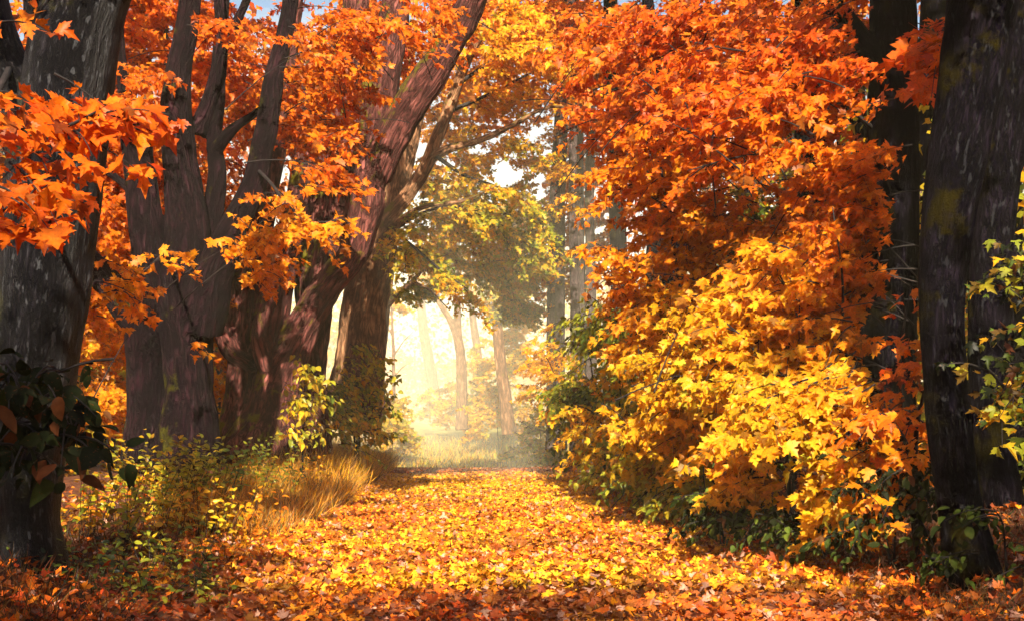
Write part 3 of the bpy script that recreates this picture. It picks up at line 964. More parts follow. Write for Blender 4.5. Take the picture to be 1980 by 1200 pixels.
RD = [
    ("dark forked trunk seen through the orange leaves right of centre",
     [[(1318, 880, 27, 26), (1316, 700, 27, 21), (1308, 560, 27, 18), (1318, 400, 27, 16), (1327, 280, 27, 14), (1328, 150, 27, 13), (1325, 0, 27, 12), (1330, -260, 27, 8)],
      [(1326, 320, 27, 10), (1350, 285, 26.8, 9), (1372, 240, 26.6, 8), (1396, 190, 26.4, 6), (1420, 110, 26, 4)]]),
    ("broad dark trunk behind the yellow leaves, left of the forked one",
     [[(1268, 880, 30, 30), (1266, 700, 30, 24), (1264, 560, 30, 20), (1272, 400, 30, 17), (1280, 300, 30, 15), (1262, 120, 30, 14), (1250, -40, 30, 12), (1240, -260, 30, 8)]]),
    ("dark trunk rising behind the slender group at the top of the photo",
     [[(1205, 880, 33, 22), (1200, 600, 33, 18), (1190, 300, 33, 16), (1180, 0, 33, 14), (1175, -260, 33, 9)]]),
    ("dark trunk in the deep shade left of the double trunk on the right",
     [[(1590, 900, 22, 28), (1585, 600, 22, 24), (1592, 300, 22, 22), (1596, 0, 22, 20), (1600, -300, 22, 12)]]),
    ("thin dark trunk in the shade between the forked trunk and the double trunk",
     [[(1450, 900, 25, 18), (1452, 600, 25, 15), (1440, 300, 25, 13), (1446, 0, 25, 11), (1450, -300, 25, 7)]]),
]
for k, (lab, limbs) in enumerate(RD):
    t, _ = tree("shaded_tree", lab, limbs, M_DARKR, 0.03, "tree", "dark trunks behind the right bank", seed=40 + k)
    lv, tw = Leaves(), Tubes()
    x0 = limbs[0][3][0]
    Y0 = limbs[0][0][2]
    region(lv, tw, [(x0, -150, 160, 130, Y0 - 2, Y0 + 5, 34), (x0 + 30, 120, 110, 110, Y0, Y0 + 4, 22)], t_height(4, 9, 0.4, 0.16), 0.2, 0.13, FR, (0.9, 1.6), "m2", dark=0.1)
    finish(t, lv, tw)

t6, l6 = tree("maple_tree", "dark double trunk on the right, a slanting stem joined to a straight one",
              [[(1712, 980, 15, 66), (1718, 890, 15, 55), (1720, 760, 15, 50), (1725, 600, 15, 50), (1728, 400, 15, 50), (1730, 200, 15, 48), (1728, 0, 15, 46), (1725, -250, 15, 40), (1720, -600, 15, 28)],
               [(1630, 960, 15.2, 50), (1637, 870, 15.2, 38), (1648, 720, 15.2, 30), (1658, 610, 15.2, 25), (1675, 500, 15.2, 22), (1700, 380, 15.1, 20)],
               [(1710, 150, 15, 30), (1672, 85, 15, 22), (1632, 30, 15, 18), (1570, -40, 15.2, 14), (1470, -160, 15.4, 9)]],
              M_DARKR, 0.022, furrow=0.010, seed=6, flute=0.14)
lv, tw = Leaves(), Tubes()
tR = t_height(2.0, 5.6, 0.46, 0.19)
for pts in ([(1690, 520, 15), (1640, 440, 14.6), (1560, 470, 14.2), (1450, 510, 13.8)], [(1700, 480, 15), (1660, 330, 14.6), (1590, 300, 14.2), (1450, 300, 13.8), (1330, 330, 13.4)],
            [(1690, 250, 15), (1620, 200, 14.6), (1500, 180, 14.2), (1350, 230, 13.6)], [(1640, 40, 15), (1560, 90, 14.6), (1450, 100, 14), (1330, 80, 13.6)]):
    bough(lv, tw, pts, 0.03, 0.006, 11, tR, 0.13, 0.105, FR, (0.5, 0.95), "m3", 0.25)
region(lv, tw, [(1540, 90, 140, 90, 13.4, 16, 40), (1420, 200, 190, 70, 13, 16, 42), (1540, 240, 130, 70, 13.5, 16, 24), (1600, 330, 70, 70, 14, 15.4, 14)], tR, 0.14, 0.105, FR, (0.5, 1.0), "m3", dark=0.02)
region(lv, tw, [(1700, -220, 260, 130, 12, 17, 22)], 0.12, 0.15, 0.13, FR, (0.9, 1.5), "m2")
finish(t6, lv, tw)

t7, l7 = tree("maple_tree", "nearest dark trunk on the right, its foot swinging out to the right beside the lane",
              [[(1895, 1160, 9.5, 70), (1880, 1100, 9.5, 56), (1864, 1010, 9.5, 47), (1846, 900, 9.5, 43), (1830, 760, 9.5, 43), (1822, 620, 9.5, 44), (1828, 490, 9.5, 48),
                (1850, 320, 9.5, 56), (1878, 160, 9.5, 63), (1902, 0, 9.5, 68), (1930, -250, 9.5, 62), (1960, -600, 9.6, 44)]],
              M_DARKR, 0.017, furrow=0.012, seed=7, flute=0.12)
lv, tw = Leaves(), Tubes()
region(lv, tw, [(1980, -460, 260, 220, 7.5, 10, 14), (1810, 60, 14, 60, 10.6, 11.2, 2)], 0.12, 0.16, 0.13, FR, (0.8, 1.5), "m2")
crown(lv, (3.4, 14, -16, 1, 6.4, 9.5), 14000, 0.12, 0.16, 0.2, gap=0.40)  # out-of-view crown added to darken the near right side
crown(lv, (0.5, 4.0, -18, -3, 6.0, 8.6), 5500, 0.12, 0.16, 0.2, gap=0.44)  # out-of-view leaves added above the lane to shade the foreground air
finish(t7, lv, tw)

t8, l8 = tree("maple_tree", "black trunk in deep shade at the right edge, behind the nearest right trunk",
              [[(1930, 980, 12, 52), (1918, 850, 12, 40), (1912, 700, 12, 37), (1915, 500, 12, 42), (1930, 300, 12, 48), (1950, 100, 12, 54), (1965, -100, 12, 52), (1980, -400, 12, 40)],
               [(1935, 330, 12, 40), (1990, 200, 12, 38), (2040, 60, 12, 34), (2090, -150, 12, 28)]],
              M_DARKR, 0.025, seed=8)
lv, tw = Leaves(), Tubes()
region(lv, tw, [(1960, -350, 300, 220, 11, 15, 36)], 0.12, 0.16, 0.13, FR, (0.8, 1.5), "m2")
finish(t8, lv, tw)
# ================================================================== SAPLINGS OF THE RIGHT BANK
def sapling(label, base, stems, ell, t, spread, size, face=FR, L=(0.5, 1.0), kind=None, dark=0.02, name="maple_sapling", cat="sapling", group=None, mat=None, droop=0.9, fill=1.0, sr=0.03):
    """base = (px, depth); stems = list of pixel polylines from the foot; ell = leafy parts."""
    b = at(base[0], 900, base[1])
    b[2] = float(ground_z(b[0], b[1]))
    o = thing(name, b, label, cat, group)
    bpy.context.view_layer.update()
    lv, tw = Leaves(), Tubes()
    for st in stems:
        P = [b - np.array([0, 0, 0.05])] + [at(*p) for p in st]
        Q = catmull(P, 16)
        one = Tubes()
        one.add(Q, np.linspace(sr, sr * 0.2, 16), 7)
        tw.own.append(one)
        T = nrm(np.gradient(Q, axis=0))
        for i in range(5):
            k = 5 + 2 * i
            D = T[k] * 0.6 + np.array([RNG.normal(face[0], 0.5), RNG.normal(face[1], 0.5), 0.2])
            spray(lv, tw, Q[k], D, RNG.uniform(*L), t, spread, size, kind or kind_for(b[1]), np.asarray(face, float), droop, dark=dark, fill=fill)
    region(lv, tw, ell, t, spread, size, face, L, kind, dark, droop, fill=fill)
    finish(o, lv, tw, mat, limbname="stem")
    return o


GB = "saplings massed on the right bank"
tY = t_height(0.6, 5.0, 0.62, 0.36)
tYO = t_height(0.5, 4.2, 0.50, 0.16)
sapling("tall orange sapling with a thin dark bent stem, right of the slender trunks", (1322, 17),
        [[(1318, 660, 17), (1310, 525, 17), (1285, 375, 17), (1268, 250, 17), (1238, 130, 17), (1218, 40, 17)], [(1300, 640, 16.6), (1240, 520, 16.2), (1150, 470, 16)]],
        [(1250, 180, 150, 120, 15.5, 19, 60), (1250, 330, 100, 70, 15.5, 18.5, 30), (1330, 300, 110, 90, 15.5, 18, 26), (1150, 230, 50, 40, 16, 19, 5), (1140, 80, 90, 70, 17, 22, 26),
         (1300, 60, 130, 60, 15.5, 19, 28), (1380, 420, 90, 60, 15.5, 18, 16), (1300, 430, 90, 50, 15.5, 18, 16)],
        t_height(2.4, 6.4, 0.46, 0.22), 0.15, 0.105, group=GB, L=(0.55, 1.1), kind="m3")
sapling("yellow-orange sapling in front of the dark trunks, loose leaves trailing left toward the lane", (1330, 18),
        [[(1310, 700, 17.6), (1260, 560, 17.2), (1220, 500, 17)], [(1330, 680, 17.6), (1340, 540, 17.4), (1330, 470, 17)]],
        [(1300, 520, 110, 80, 16, 19, 30), (1220, 560, 60, 80, 16.5, 19, 12), (1320, 640, 90, 60, 16, 18.5, 20), (1240, 690, 60, 60, 16.5, 19, 12)],
        tY, 0.13, 0.10, group=GB, kind="m3")
sapling("bright yellow sapling leaning over the lane halfway along the right bank", (1400, 16),
        [[(1370, 800, 15.6), (1300, 720, 15), (1250, 690, 14.8)], [(1400, 780, 15.4), (1380, 660, 15), (1360, 600, 14.6)]],
        [(1310, 740, 120, 60, 14.6, 17, 34), (1400, 680, 90, 70, 14.4, 16.6, 26), (1280, 830, 90, 50, 15, 17.5, 24), (1380, 800, 90, 60, 14.4, 16.4, 24)],
        t_height(0.4, 3.4, 0.63, 0.54), 0.12, 0.10, group=GB, kind="m3")
sapling("golden sapling with long drooping sprays in the centre of the right bank", (1530, 14),
        [[(1510, 800, 13.8), (1460, 680, 13.2), (1400, 620, 13)], [(1540, 760, 13.6), (1540, 600, 13.2), (1500, 530, 13)]],
        [(1460, 600, 110, 80, 12.8, 15, 34), (1540, 560, 90, 80, 13, 15, 26), (1480, 720, 120, 70, 12.6, 14.6, 36), (1560, 680, 70, 80, 12.8, 14.4, 20)],
        t_height(0.6, 3.6, 0.60, 0.45), 0.12, 0.105, group=GB, kind="m3")
sapling("deep orange sapling leaning against the left side of the double trunk", (1610, 14),
        [[(1620, 760, 13.8), (1630, 560, 13.4), (1610, 400, 13.2)], [(1610, 780, 13.6), (1570, 640, 13.2), (1530, 560, 13)]],
        [(1620, 400, 60, 90, 13, 14.4, 22), (1600, 520, 70, 80, 12.8, 14.2, 24), (1590, 640, 60, 70, 12.6, 14, 16), (1640, 340, 35, 60, 13.2, 14.4, 8)],
        t_height(1.5, 4.4, 0.42, 0.22), 0.12, 0.105, group=GB, kind="m3")
sapling("low sapling with golden leaves sweeping down to the lane in front of the double trunk", (1600, 12),
        [[(1590, 880, 11.8), (1540, 820, 11.2), (1470, 840, 10.8)], [(1600, 860, 11.6), (1600, 780, 11.2), (1560, 740, 11)]],
        [(1540, 810, 100, 60, 10.8, 12.6, 34), (1580, 890, 90, 60, 10.6, 12, 28), (1470, 850, 80, 60, 11, 12.8, 22), (1500, 940, 70, 40, 10.8, 12, 16), (1580, 970, 70, 35, 10.4, 11.6, 14), (1640, 930, 50, 40, 10.6, 11.4, 10), (1430, 930, 60, 40, 11.6, 13, 12), (1620, 760, 50, 50, 11.4, 12.6, 10)],
        t_height(0.3, 2.2, 0.57, 0.50), 0.13, 0.10, group=GB, kind="m3")
sapling("orange sapling at the foot of the double trunk, sprays crossing its bark", (1770, 11),
        [[(1750, 840, 10.8), (1740, 700, 10.6), (1760, 560, 10.5)], [(1770, 860, 10.6), (1790, 740, 10.4), (1800, 640, 10.4)], [(1760, 880, 10.4), (1700, 800, 10.2), (1660, 850, 10)]],
        [(1730, 700, 40, 50, 10.4, 11, 4), (1700, 800, 50, 50, 10.2, 11, 6), (1760, 830, 40, 50, 10.2, 11, 6), (1670, 900, 60, 50, 10, 11, 8), (1690, 960, 60, 40, 10, 10.8, 7), (1740, 910, 50, 40, 10, 10.8, 6)],
        t_height(0.3, 2.6, 0.36, 0.24), 0.16, 0.10, group=GB, kind="m3", L=(0.3, 0.55), fill=0.8, dark=0.08)
sapling("yellow sapling low on the right bank where the lane narrows", (1180, 24),
        [[(1180, 860, 23.6), (1150, 800, 23), (1110, 780, 22.6)], [(1190, 840, 23.6), (1200, 760, 23), (1190, 700, 22.6)]],
        [(1210, 880, 70, 50, 20, 24, 22), (1150, 840, 60, 60, 22, 26, 22), (1290, 900, 80, 40, 17, 20, 20), (1350, 880, 80, 50, 15, 18, 20)],
        0.62, 0.14, 0.10, group=GB, kind="m2")
sapling("yellow sapling spreading thin sprays in front of the slender trunks", (1085, 33),
        [[(1080, 800, 32.5), (1070, 720, 32), (1050, 680, 31.6)]],
        [(1065, 690, 45, 40, 31, 34, 16), (1080, 760, 40, 50, 31, 34, 15), (1040, 740, 35, 40, 32, 36, 12), (1100, 440, 40, 60, 30, 33, 8), (1090, 340, 50, 40, 30, 33, 7)],
        0.56, 0.12, 0.10, group=GB, kind="m2")
sapling("orange sapling high behind the golden leaves with dark gaps round it", (1480, 19),
        [[(1480, 700, 19), (1470, 500, 19), (1440, 300, 18.6), (1420, 150, 18.4)]],
        [(1450, 60, 160, 80, 17, 21, 44), (1400, 330, 110, 50, 17, 20, 20), (1520, 420, 100, 40, 16, 18, 16), (1350, 480, 60, 50, 16.6, 19, 10)],
        t_height(3, 6.4, 0.36, 0.20), 0.14, 0.105, group=GB, kind="m3", dark=0.04)
sapling("orange and dark green sapling at the right edge, beyond the nearest right trunk", (2030, 8.8),
        [[(2020, 800, 8.8), (1990, 600, 8.6), (1960, 470, 8.5)], [(2000, 850, 8.7), (1950, 760, 8.5), (1900, 700, 8.4)]],
        [(1950, 800, 30, 110, 8.2, 9, 6), (1945, 960, 40, 90, 8.0, 8.8, 8), (1920, 660, 35, 30, 8.4, 8.9, 2), (1955, 520, 30, 60, 8.3, 8.8, 4)],
        t_height(0.4, 2.0, 0.24, 0.90), 0.3, 0.075, group=GB, kind="m3", L=(0.3, 0.5), fill=0.7, dark=0.2)

# dark green undergrowth trees showing in the gaps of the right bank
GG = "green shrubs in the shade of the right bank"
sapling("tall dark green shrub filling the gap in the orange leaves right of the forked trunk", (1450, 21), [[(1450, 700, 21), (1440, 480, 20.6), (1430, 350, 20.4)]],
        [(1440, 400, 120, 90, 20, 22.5, 44), (1500, 470, 70, 60, 18.5, 21, 20), (1400, 560, 90, 60, 20, 22, 24), (1460, 530, 50, 40, 16.8, 18, 8)], 0.86, 0.18, 0.14, name="green_shrub", cat="shrub", group=GG, mat=M_GREEN, kind="m2")
sapling("fresh green shrub arching in front of the slender trunks", (1150, 29), [[(1150, 800, 29), (1140, 680, 28.6), (1120, 600, 28.4)], [(1170, 780, 29), (1190, 660, 28.6), (1200, 600, 28.4)]],
        [(1150, 650, 65, 55, 26, 29, 46), (1130, 760, 65, 75, 25, 29, 60), (1220, 640, 60, 50, 24, 28, 26), (1210, 760, 60, 70, 23, 27, 30), (1110, 850, 40, 40, 27, 30, 12)], 0.80, 0.14, 0.13, name="green_shrub", cat="shrub", group=GG, mat=M_GREEN, kind="ov")
sapling("low olive shrub at the lane's right edge below the yellow sapling", (1240, 22), [[(1230, 870, 21.6), (1210, 840, 21)]],
        [(1180, 900, 60, 30, 21, 25, 22), (1240, 930, 60, 25, 18.5, 21, 18), (1330, 960, 60, 25, 15.5, 17.5, 16), (1260, 780, 60, 60, 20, 23, 14)], 0.77, 0.14, 0.12, name="green_shrub", cat="shrub", group=GG, mat=M_GREEN, kind="ov")
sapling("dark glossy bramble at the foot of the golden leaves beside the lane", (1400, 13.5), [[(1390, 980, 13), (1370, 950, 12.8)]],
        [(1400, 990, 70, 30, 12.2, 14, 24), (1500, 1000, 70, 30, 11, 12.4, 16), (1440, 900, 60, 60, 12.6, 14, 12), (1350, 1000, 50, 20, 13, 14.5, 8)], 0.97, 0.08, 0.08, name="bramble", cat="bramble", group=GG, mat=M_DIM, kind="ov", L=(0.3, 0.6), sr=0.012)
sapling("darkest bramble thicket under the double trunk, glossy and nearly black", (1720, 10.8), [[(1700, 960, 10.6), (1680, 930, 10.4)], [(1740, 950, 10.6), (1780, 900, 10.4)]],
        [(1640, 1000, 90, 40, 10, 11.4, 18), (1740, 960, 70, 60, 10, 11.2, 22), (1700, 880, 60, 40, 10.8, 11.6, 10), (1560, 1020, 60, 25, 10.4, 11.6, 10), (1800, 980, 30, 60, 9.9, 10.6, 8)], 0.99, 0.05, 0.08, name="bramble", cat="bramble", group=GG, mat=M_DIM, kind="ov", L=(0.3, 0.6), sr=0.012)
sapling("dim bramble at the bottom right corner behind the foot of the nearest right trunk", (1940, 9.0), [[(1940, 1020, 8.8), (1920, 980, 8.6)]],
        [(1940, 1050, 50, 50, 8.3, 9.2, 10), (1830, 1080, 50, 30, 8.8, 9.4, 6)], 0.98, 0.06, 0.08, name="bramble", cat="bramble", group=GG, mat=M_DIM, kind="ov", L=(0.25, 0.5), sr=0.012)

# ================================================================== UNDERGROWTH AT THE END OF THE LANE
GE = "bushes round the bright end of the lane"
sapling("lemon yellow bush glowing at the right of the bright opening", (965, 74), [[(960, 800, 74), (955, 740, 73.5)]],
        [(960, 770, 60, 60, 70, 80, 50), (1010, 800, 50, 50, 68, 76, 36), (920, 830, 35, 22, 70, 78, 14), (1015, 710, 35, 60, 68, 76, 26)], 0.63, 0.12, 0.16, face=(-0.3, -1, 0), name="yellow_bush", cat="bush", group=GE, kind="m1", L=(0.6, 1.2))
sapling("pale yellow bush on the left of the bright opening behind the verge grass", (745, 61), [[(745, 810, 61.1), (750, 770, 60.6)]],
        [(740, 830, 45, 40, 57, 64, 33), (790, 850, 30, 25, 61, 68, 16), (770, 790, 25, 25, 60, 65, 11)], 0.66, 0.12, 0.16, face=(0.4, -1, 0), name="yellow_bush", cat="bush", group=GE, kind="m1", L=(0.6, 1.2))
sapling("bright yellow-white bush deep in the haze behind the forked tree", (900, 83), [[(900, 800, 83.2), (900, 760, 83.2)]],
        [(900, 780, 80, 40, 82, 90, 47), (840, 790, 50, 30, 86, 94, 25), (950, 700, 60, 50, 81, 88, 36), (1000, 640, 40, 60, 72, 81, 28)], 0.62, 0.12, 0.2, face=(0, -1, 0), name="yellow_bush", cat="bush", group=GE, kind="m1", L=(0.8, 1.6))
sapling("green-gold bush crowding the right trunks above the lane's far edge", (1045, 48), [[(1045, 830, 48), (1040, 780, 47.6)]],
        [(1045, 840, 30, 45, 46, 50, 22), (1062, 880, 30, 20, 45, 48, 12), (1005, 872, 28, 14, 46, 50, 8)], 0.74, 0.14, 0.13, face=(-0.4, -1, 0), name="yellow_bush", cat="bush", group=GE, kind="m1", L=(0.5, 1.0))

# ================================================================== LEFT VERGE
GV = "leafy plants on the left verge"
sapling("green-gold shrub at the foot of the pale leaning trunk", (690, 29), [[(690, 780, 29), (690, 720, 28.6)], [(680, 790, 29), (650, 740, 28.6)], [(700, 790, 29), (735, 700, 28.6)]],
        [(690, 750, 50, 60, 28, 31, 26), (700, 830, 60, 50, 27, 31, 30), (730, 760, 30, 50, 29, 33, 12), (720, 690, 30, 25, 28, 30, 6), (650, 790, 40, 50, 26, 29, 14)], 0.74, 0.16, 0.125, face=FL, name="verge_shrub", cat="shrub", group=GV, mat=M_GREEN, kind="ov", L=(0.4, 0.9))
sapling("tall leafy shoot with round leaves in front of the mossy giant", (585, 22.5), [[(585, 780, 22.4), (580, 720, 22.3), (585, 690, 22.2)], [(590, 800, 22.3), (615, 760, 22.2), (610, 720, 22.1)]],
        [(590, 760, 35, 50, 22, 23, 9), (580, 820, 45, 40, 21.6, 23, 12), (600, 720, 15, 30, 22, 22.6, 3)], 0.73, 0.12, 0.12, face=FL, name="verge_shrub", cat="shrub", group=GV, mat=M_GREEN, kind="ov", L=(0.3, 0.6), sr=0.012)


def herb(label, px, Y, h, n, size, t, spread, group=GV, name="leafy_plant", kind="ov", lean=0.25, mat=None, sr=0.006, width=0.45):
    b = at(px, 900, Y)
    b[2] = float(ground_z(b[0], b[1]))
    o = thing(name, b, label, "plant", group)
    bpy.context.view_layer.update()
    lv, tw = Leaves(), Tubes()
    for i in range(n):
        a = RNG.uniform(0, 2 * np.pi)
        rr = width * math.sqrt(RNG.random())
        p0 = b + np.array([math.cos(a) * rr, math.sin(a) * rr, -0.02])
        hh = h * RNG.uniform(0.55, 1.1)
        ln = np.array([RNG.normal(0.15, lean), RNG.normal(-0.1, lean), 1.0])
        k = np.linspace(0, 1, 6)
        Q = p0 + nrm(ln) * (k * hh)[:, None] + np.array([RNG.normal(0, 0.15), RNG.normal(0, 0.15), 0]) * (k ** 2)[:, None] * hh
        tw.add(np.vstack([b - np.array([0, 0, 0.04]), Q]), np.linspace(sr, sr * 0.35, 7), 4, cap=False)
        m = max(6, int(hh / (size * 0.42)))
        s = np.linspace(0.22, 1.0, m)
        P = np.stack([np.interp(s, k, Q[:, c]) for c in range(3)], 1)
        az = np.arange(m) * 2.4 + a
        out = np.stack([np.cos(az), np.sin(az), np.full(m, 0.25)], 1) + RNG.normal(0, 0.25, (m, 3))
        nor = np.stack([-0.25 * np.cos(az) + 0.2, -0.25 * np.sin(az) - 0.3, np.ones(m)], 1) + RNG.normal(0, 0.3, (m, 3))
        P = P + nrm(out) * size * 0.3
        lv.add(kind, P, out + np.array([0, 0, -0.3]), nor, size * RNG.uniform(0.6, 1.15, m) * (1.1 - 0.35 * s), tints(P, np.full(m, t), spread, 0.03))
    finish(o, lv, tw, mat or M_GREEN, "stems")


herb("lush yellow-green plant right under the double trunk of the many-limbed maple", 330, 15.5, 0.85, 22, 0.115, 0.76, 0.14, width=0.5)
herb("bright green plant at the right foot of the many-limbed maple", 410, 16.5, 0.8, 18, 0.115, 0.80, 0.14, width=0.45)
herb("yellow plant between the many-limbed maple and the mossy giant", 470, 18, 0.8, 18, 0.115, 0.74, 0.12, width=0.5)
herb("fresh green sprig climbing in front of the mossy giant's foot", 520, 20, 1.0, 16, 0.115, 0.78, 0.14, width=0.5)
herb("golden plant low at the mossy giant's right foot, level with the grass tops", 590, 21, 0.75, 16, 0.11, 0.62, 0.16, width=0.5)
herb("yellow plant with orange lower leaves left of the many-limbed maple", 250, 14, 0.9, 22, 0.11, 0.72, 0.16, width=0.5)
herb("yellow and orange plant mid-verge on the left, in front of the green ones", 370, 13.6, 0.6, 22, 0.105, 0.62, 0.16, width=0.55)
herb("orange-leaved plant on the verge beside the tawny grass", 450, 14.5, 0.55, 18, 0.105, 0.46, 0.2, width=0.5)
herb("yellowing plant just right of the nearest left trunk", 190, 12, 0.75, 18, 0.10, 0.70, 0.18, width=0.45)
herb("green plant with glossy leaves behind the bramble, low on the verge", 300, 11.5, 0.42, 18, 0.09, 0.78, 0.2, width=0.5)
GD = "dark low plants at the left foreground"
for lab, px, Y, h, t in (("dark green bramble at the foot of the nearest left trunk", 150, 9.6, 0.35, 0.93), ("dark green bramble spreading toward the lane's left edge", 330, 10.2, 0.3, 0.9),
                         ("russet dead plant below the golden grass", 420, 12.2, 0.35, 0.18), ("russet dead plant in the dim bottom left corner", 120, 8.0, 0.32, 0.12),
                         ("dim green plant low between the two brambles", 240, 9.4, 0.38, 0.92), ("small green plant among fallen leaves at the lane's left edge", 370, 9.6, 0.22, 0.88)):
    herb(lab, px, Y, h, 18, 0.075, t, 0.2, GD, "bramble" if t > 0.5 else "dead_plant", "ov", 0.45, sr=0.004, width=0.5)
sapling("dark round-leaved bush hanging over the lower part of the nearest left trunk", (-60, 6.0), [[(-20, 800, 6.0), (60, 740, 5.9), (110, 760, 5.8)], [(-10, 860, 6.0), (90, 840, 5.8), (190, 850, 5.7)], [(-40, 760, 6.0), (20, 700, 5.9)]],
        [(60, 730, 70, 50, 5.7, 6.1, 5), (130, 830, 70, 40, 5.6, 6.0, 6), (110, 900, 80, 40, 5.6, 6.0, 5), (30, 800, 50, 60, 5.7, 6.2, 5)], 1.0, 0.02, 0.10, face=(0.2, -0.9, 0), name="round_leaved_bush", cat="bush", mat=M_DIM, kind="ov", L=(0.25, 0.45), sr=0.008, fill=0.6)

# ================================================================== THE WOOD BEHIND: masses nobody could count
def woodland(name, label, boxes, mat):
    lv, tw = Leaves(), Tubes()
    for (x0, x1, y0, y1, z0, z1, n, t, spread, size, face) in boxes:
        x, y, z = RNG.uniform(x0, x1, n), RNG.uniform(y0, y1, n), RNG.uniform(z0, z1, n)
        q = noise3(np.stack([x * 0.45, y * 0.45, z * 0.6], 1), 9)
        k = q > RNG.uniform(0.30, 0.55, n)
        pos = np.stack([x, y, z + ground_z(x, y)], 1)[k]
        m = len(pos)
        face_ = np.array(face, float)
        tip = RNG.normal(0, 0.6, (m, 3)) + np.array([0, 0, -0.7]) + face_ * 0.3
        nor = RNG.normal(0, 0.5, (m, 3)) + face_ * 0.6 + np.array([0, 0, 0.5])
        lv.add("m1", pos, tip, nor, size * RNG.uniform(0.6, 1.3, m), tints(pos, np.full(m, t), spread, 0.1))
    o = link(name, lv.mesh(name, mat))
    o["kind"] = "stuff"
    o["label"] = label


woodland("left_woodland", "mass of orange foliage in the wood behind the left trunks",
         [(-16, -6.5, 16, 50, 0, 9, 26000, 0.30, 0.25, 0.22, FL), (-20, -5.5, 10, 55, 9, 15, 16000, 0.25, 0.25, 0.26, FL), (-9, -5.5, 22, 48, 0, 3.5, 6000, 0.62, 0.25, 0.16, FL),
          (-16, -2.6, -26, -5, 0.3, 10.5, 15000, 0.3, 0.25, 0.26, FL)], M_LEAF)  # last box: unseen foliage behind the camera, added to block light
woodland("right_woodland", "dark mass of foliage in the wood behind the right bank",
         [(8, 18, 12, 50, 0, 9, 26000, 0.70, 0.3, 0.22, FR), (6.5, 20, 8, 55, 9, 15, 16000, 0.25, 0.25, 0.26, FR), (6.0, 8.5, 12, 40, 0, 6, 7000, 0.80, 0.25, 0.16, FR),
          (2.9, 16, -26, -4, 0.3, 12, 17000, 0.3, 0.25, 0.26, FR), (2.9, 6, -20, -6, 0.3, 7, 3000, 0.3, 0.25, 0.26, FR)], M_LEAF)  # both boxes sit unseen behind the camera, added to shade the foreground
woodland("distant_woodland", "pale yellow wood fading into the haze at the end of the lane",
         [(-60, -7, 90, 150, 0, 11, 26000, 0.60, 0.2, 0.45, (0, -1, 0)), (8, 70, 80, 150, 0, 12, 26000, 0.62, 0.2, 0.45, (0, -1, 0)), (-12, 14, 125, 170, -0.5, 7.0, 12000, 0.63, 0.15, 0.42, (0, -1, 0)), (-14, 16, 110, 160, 5, 18, 5000, 0.62, 0.15, 0.36, (0, -1, 0)), (-5, 7, 30, 34, 9.5, 14, 4200, 0.36, 0.2, 0.17, (0, -1, 0))], M_LEAF)
tb = Tubes()
for s in (-1, 1):
    for _ in range(46):
        x = s * RNG.uniform(7, 19)
        y = RNG.uniform(12, 55)
        z = float(ground_z(x, y))
        r = RNG.uniform(0.1, 0.3)
        tb.add(np.array([[x, y, z - 0.1], [x + RNG.normal(0, 0.3), y, z + 6], [x + RNG.normal(0, 0.7), y, z + 14]]), [r * 1.2, r, r * 0.6], 10)
o = link("woodland_trunks", tb.mesh("woodland_trunks", M_DARKR))
o["kind"] = "stuff"
o["label"] = "crowd of dark trunks deep in the wood on both sides"

M_MEADOW = soil_material("pale glade grass", [(0.10, 0.09, 0.02), (0.26, 0.22, 0.04), (0.40, 0.32, 0.07)], 2.0)
sheet("glade", np.linspace(-70, 80, 90), np.linspace(46, 175, 100), lambda x, y: ground_z(x, y) + 0.03, M_MEADOW)
gl = {}
grass(gl, 14000, (-9, 11), (46, 90), 0.45, 0.62, 0.2, None, 0.35, 0.02)
o = link("glade_grass", grass_mesh("glade_grass", gl["b"]))
o["kind"] = "stuff"
o["label"] = "pale grass of the hazy glade past the end of the lane"

# ================================================================== AIR, SKY AND SUN
HAZE = 0.00042
hm, nt, out = newmat("haze")
pv = nt.nodes.new("ShaderNodeVolumePrincipled")
pv.inputs["Color"].default_value = (1.0, 0.90, 0.62, 1)
pv.inputs["Density"].default_value = HAZE
pv.inputs["Anisotropy"].default_value = -0.45
nt.links.new(pv.outputs[0], out.inputs["Volume"])
x0, x1, y0, y1, z0, z1 = -430, 430, -70, 570, -6, 30
v = [(x0, y0, z0), (x1, y0, z0), (x1, y1, z0), (x0, y1, z0), (x0, y0, z1), (x1, y0, z1), (x1, y1, z1), (x0, y1, z1)]
f = [0, 3, 2, 1, 4, 5, 6, 7, 0, 1, 5, 4, 1, 2, 6, 5, 2, 3, 7, 6, 3, 0, 4, 7]
o = link("haze", new_mesh("haze", v, f, [4] * 6, hm, False))
o["kind"] = "stuff"
o["label"] = "pale golden haze filling the air of the wood"

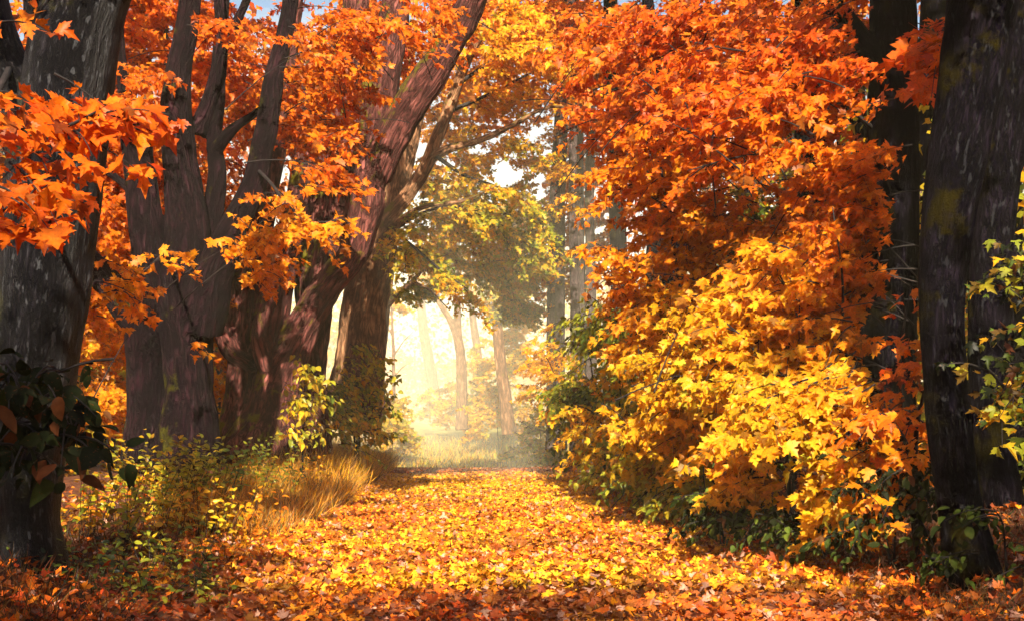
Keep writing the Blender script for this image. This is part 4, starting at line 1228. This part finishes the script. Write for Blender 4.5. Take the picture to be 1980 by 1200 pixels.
# a bank of mist added in the glade to make the glow past the lane
mm, nt, out = newmat("mist")
pv = nt.nodes.new("ShaderNodeVolumePrincipled")
pv.inputs["Color"].default_value = (1.0, 0.93, 0.70, 1)
pv.inputs["Density"].default_value = 0.006
pv.inputs["Anisotropy"].default_value = -0.45
nt.links.new(pv.outputs[0], out.inputs["Volume"])
th_, ph_ = np.meshgrid(np.linspace(0, 2 * np.pi, 48, endpoint=False), np.linspace(0.001, np.pi - 0.001, 25), indexing='ij')
v = np.stack([52 * np.cos(th_) * np.sin(ph_), 88 + 60 * np.sin(th_) * np.sin(ph_), 4 + 18 * np.cos(ph_)], -1).reshape(-1, 3)
i = np.arange(48)[:, None]
j = np.arange(24)[None]
q = np.stack([i * 25 + j, i * 25 + j + 1, ((i + 1) % 48) * 25 + j + 1, ((i + 1) % 48) * 25 + j], -1).reshape(-1, 4)
caps = [np.arange(48) * 25, np.arange(48)[::-1] * 25 + 24]
o = link("mist", new_mesh("mist", v, np.concatenate([q.ravel(), *caps]), [4] * len(q) + [48, 48], mm))
o["kind"] = "stuff"
o["label"] = "bank of mist added in the glade for the glow at the end of the lane"

SUN_EL, SUN_AZ = 31.0, -177.0        # degrees; azimuth measured from straight down the lane, negative to the left
w = bpy.data.worlds.new("World")
SC.world = w
w.use_nodes = True
wn = w.node_tree
bg = wn.nodes["Background"]
sky = wn.nodes.new("ShaderNodeTexSky")
sky.sky_type = 'NISHITA'
sky.sun_disc = False
sky.sun_elevation = math.radians(SUN_EL)
sky.sun_rotation = math.radians(SUN_AZ)
sky.dust_density = 2.5
sky.air_density = 1.2
wn.links.new(sky.outputs[0], bg.inputs[0])
bg.inputs[1].default_value = 0.05
sd = bpy.data.lights.new("sun", 'SUN')
sd.energy = 5.0
sd.angle = math.radians(0.6)
sd.color = (1.0, 0.88, 0.70)
so = bpy.data.objects.new("sun", sd)
COL.objects.link(so)
el, az = math.radians(SUN_EL), math.radians(SUN_AZ)
to_sun = Vector((math.sin(az) * math.cos(el), math.cos(az) * math.cos(el), math.sin(el)))
so.rotation_euler = to_sun.to_track_quat('Z', 'Y').to_euler()
so.location = (0, 40, 45)

SC.view_settings.view_transform = 'Standard'
SC.view_settings.look = 'None'
SC.view_settings.exposure = 1.8
SC.view_settings.gamma = 1.0
SC.cycles.max_bounces = 6
SC.cycles.diffuse_bounces = 3
SC.cycles.transmission_bounces = 4
SC.cycles.volume_bounces = 0
SC.cycles.use_denoising = True
SC.cycles.caustics_reflective = False
SC.cycles.caustics_refractive = False
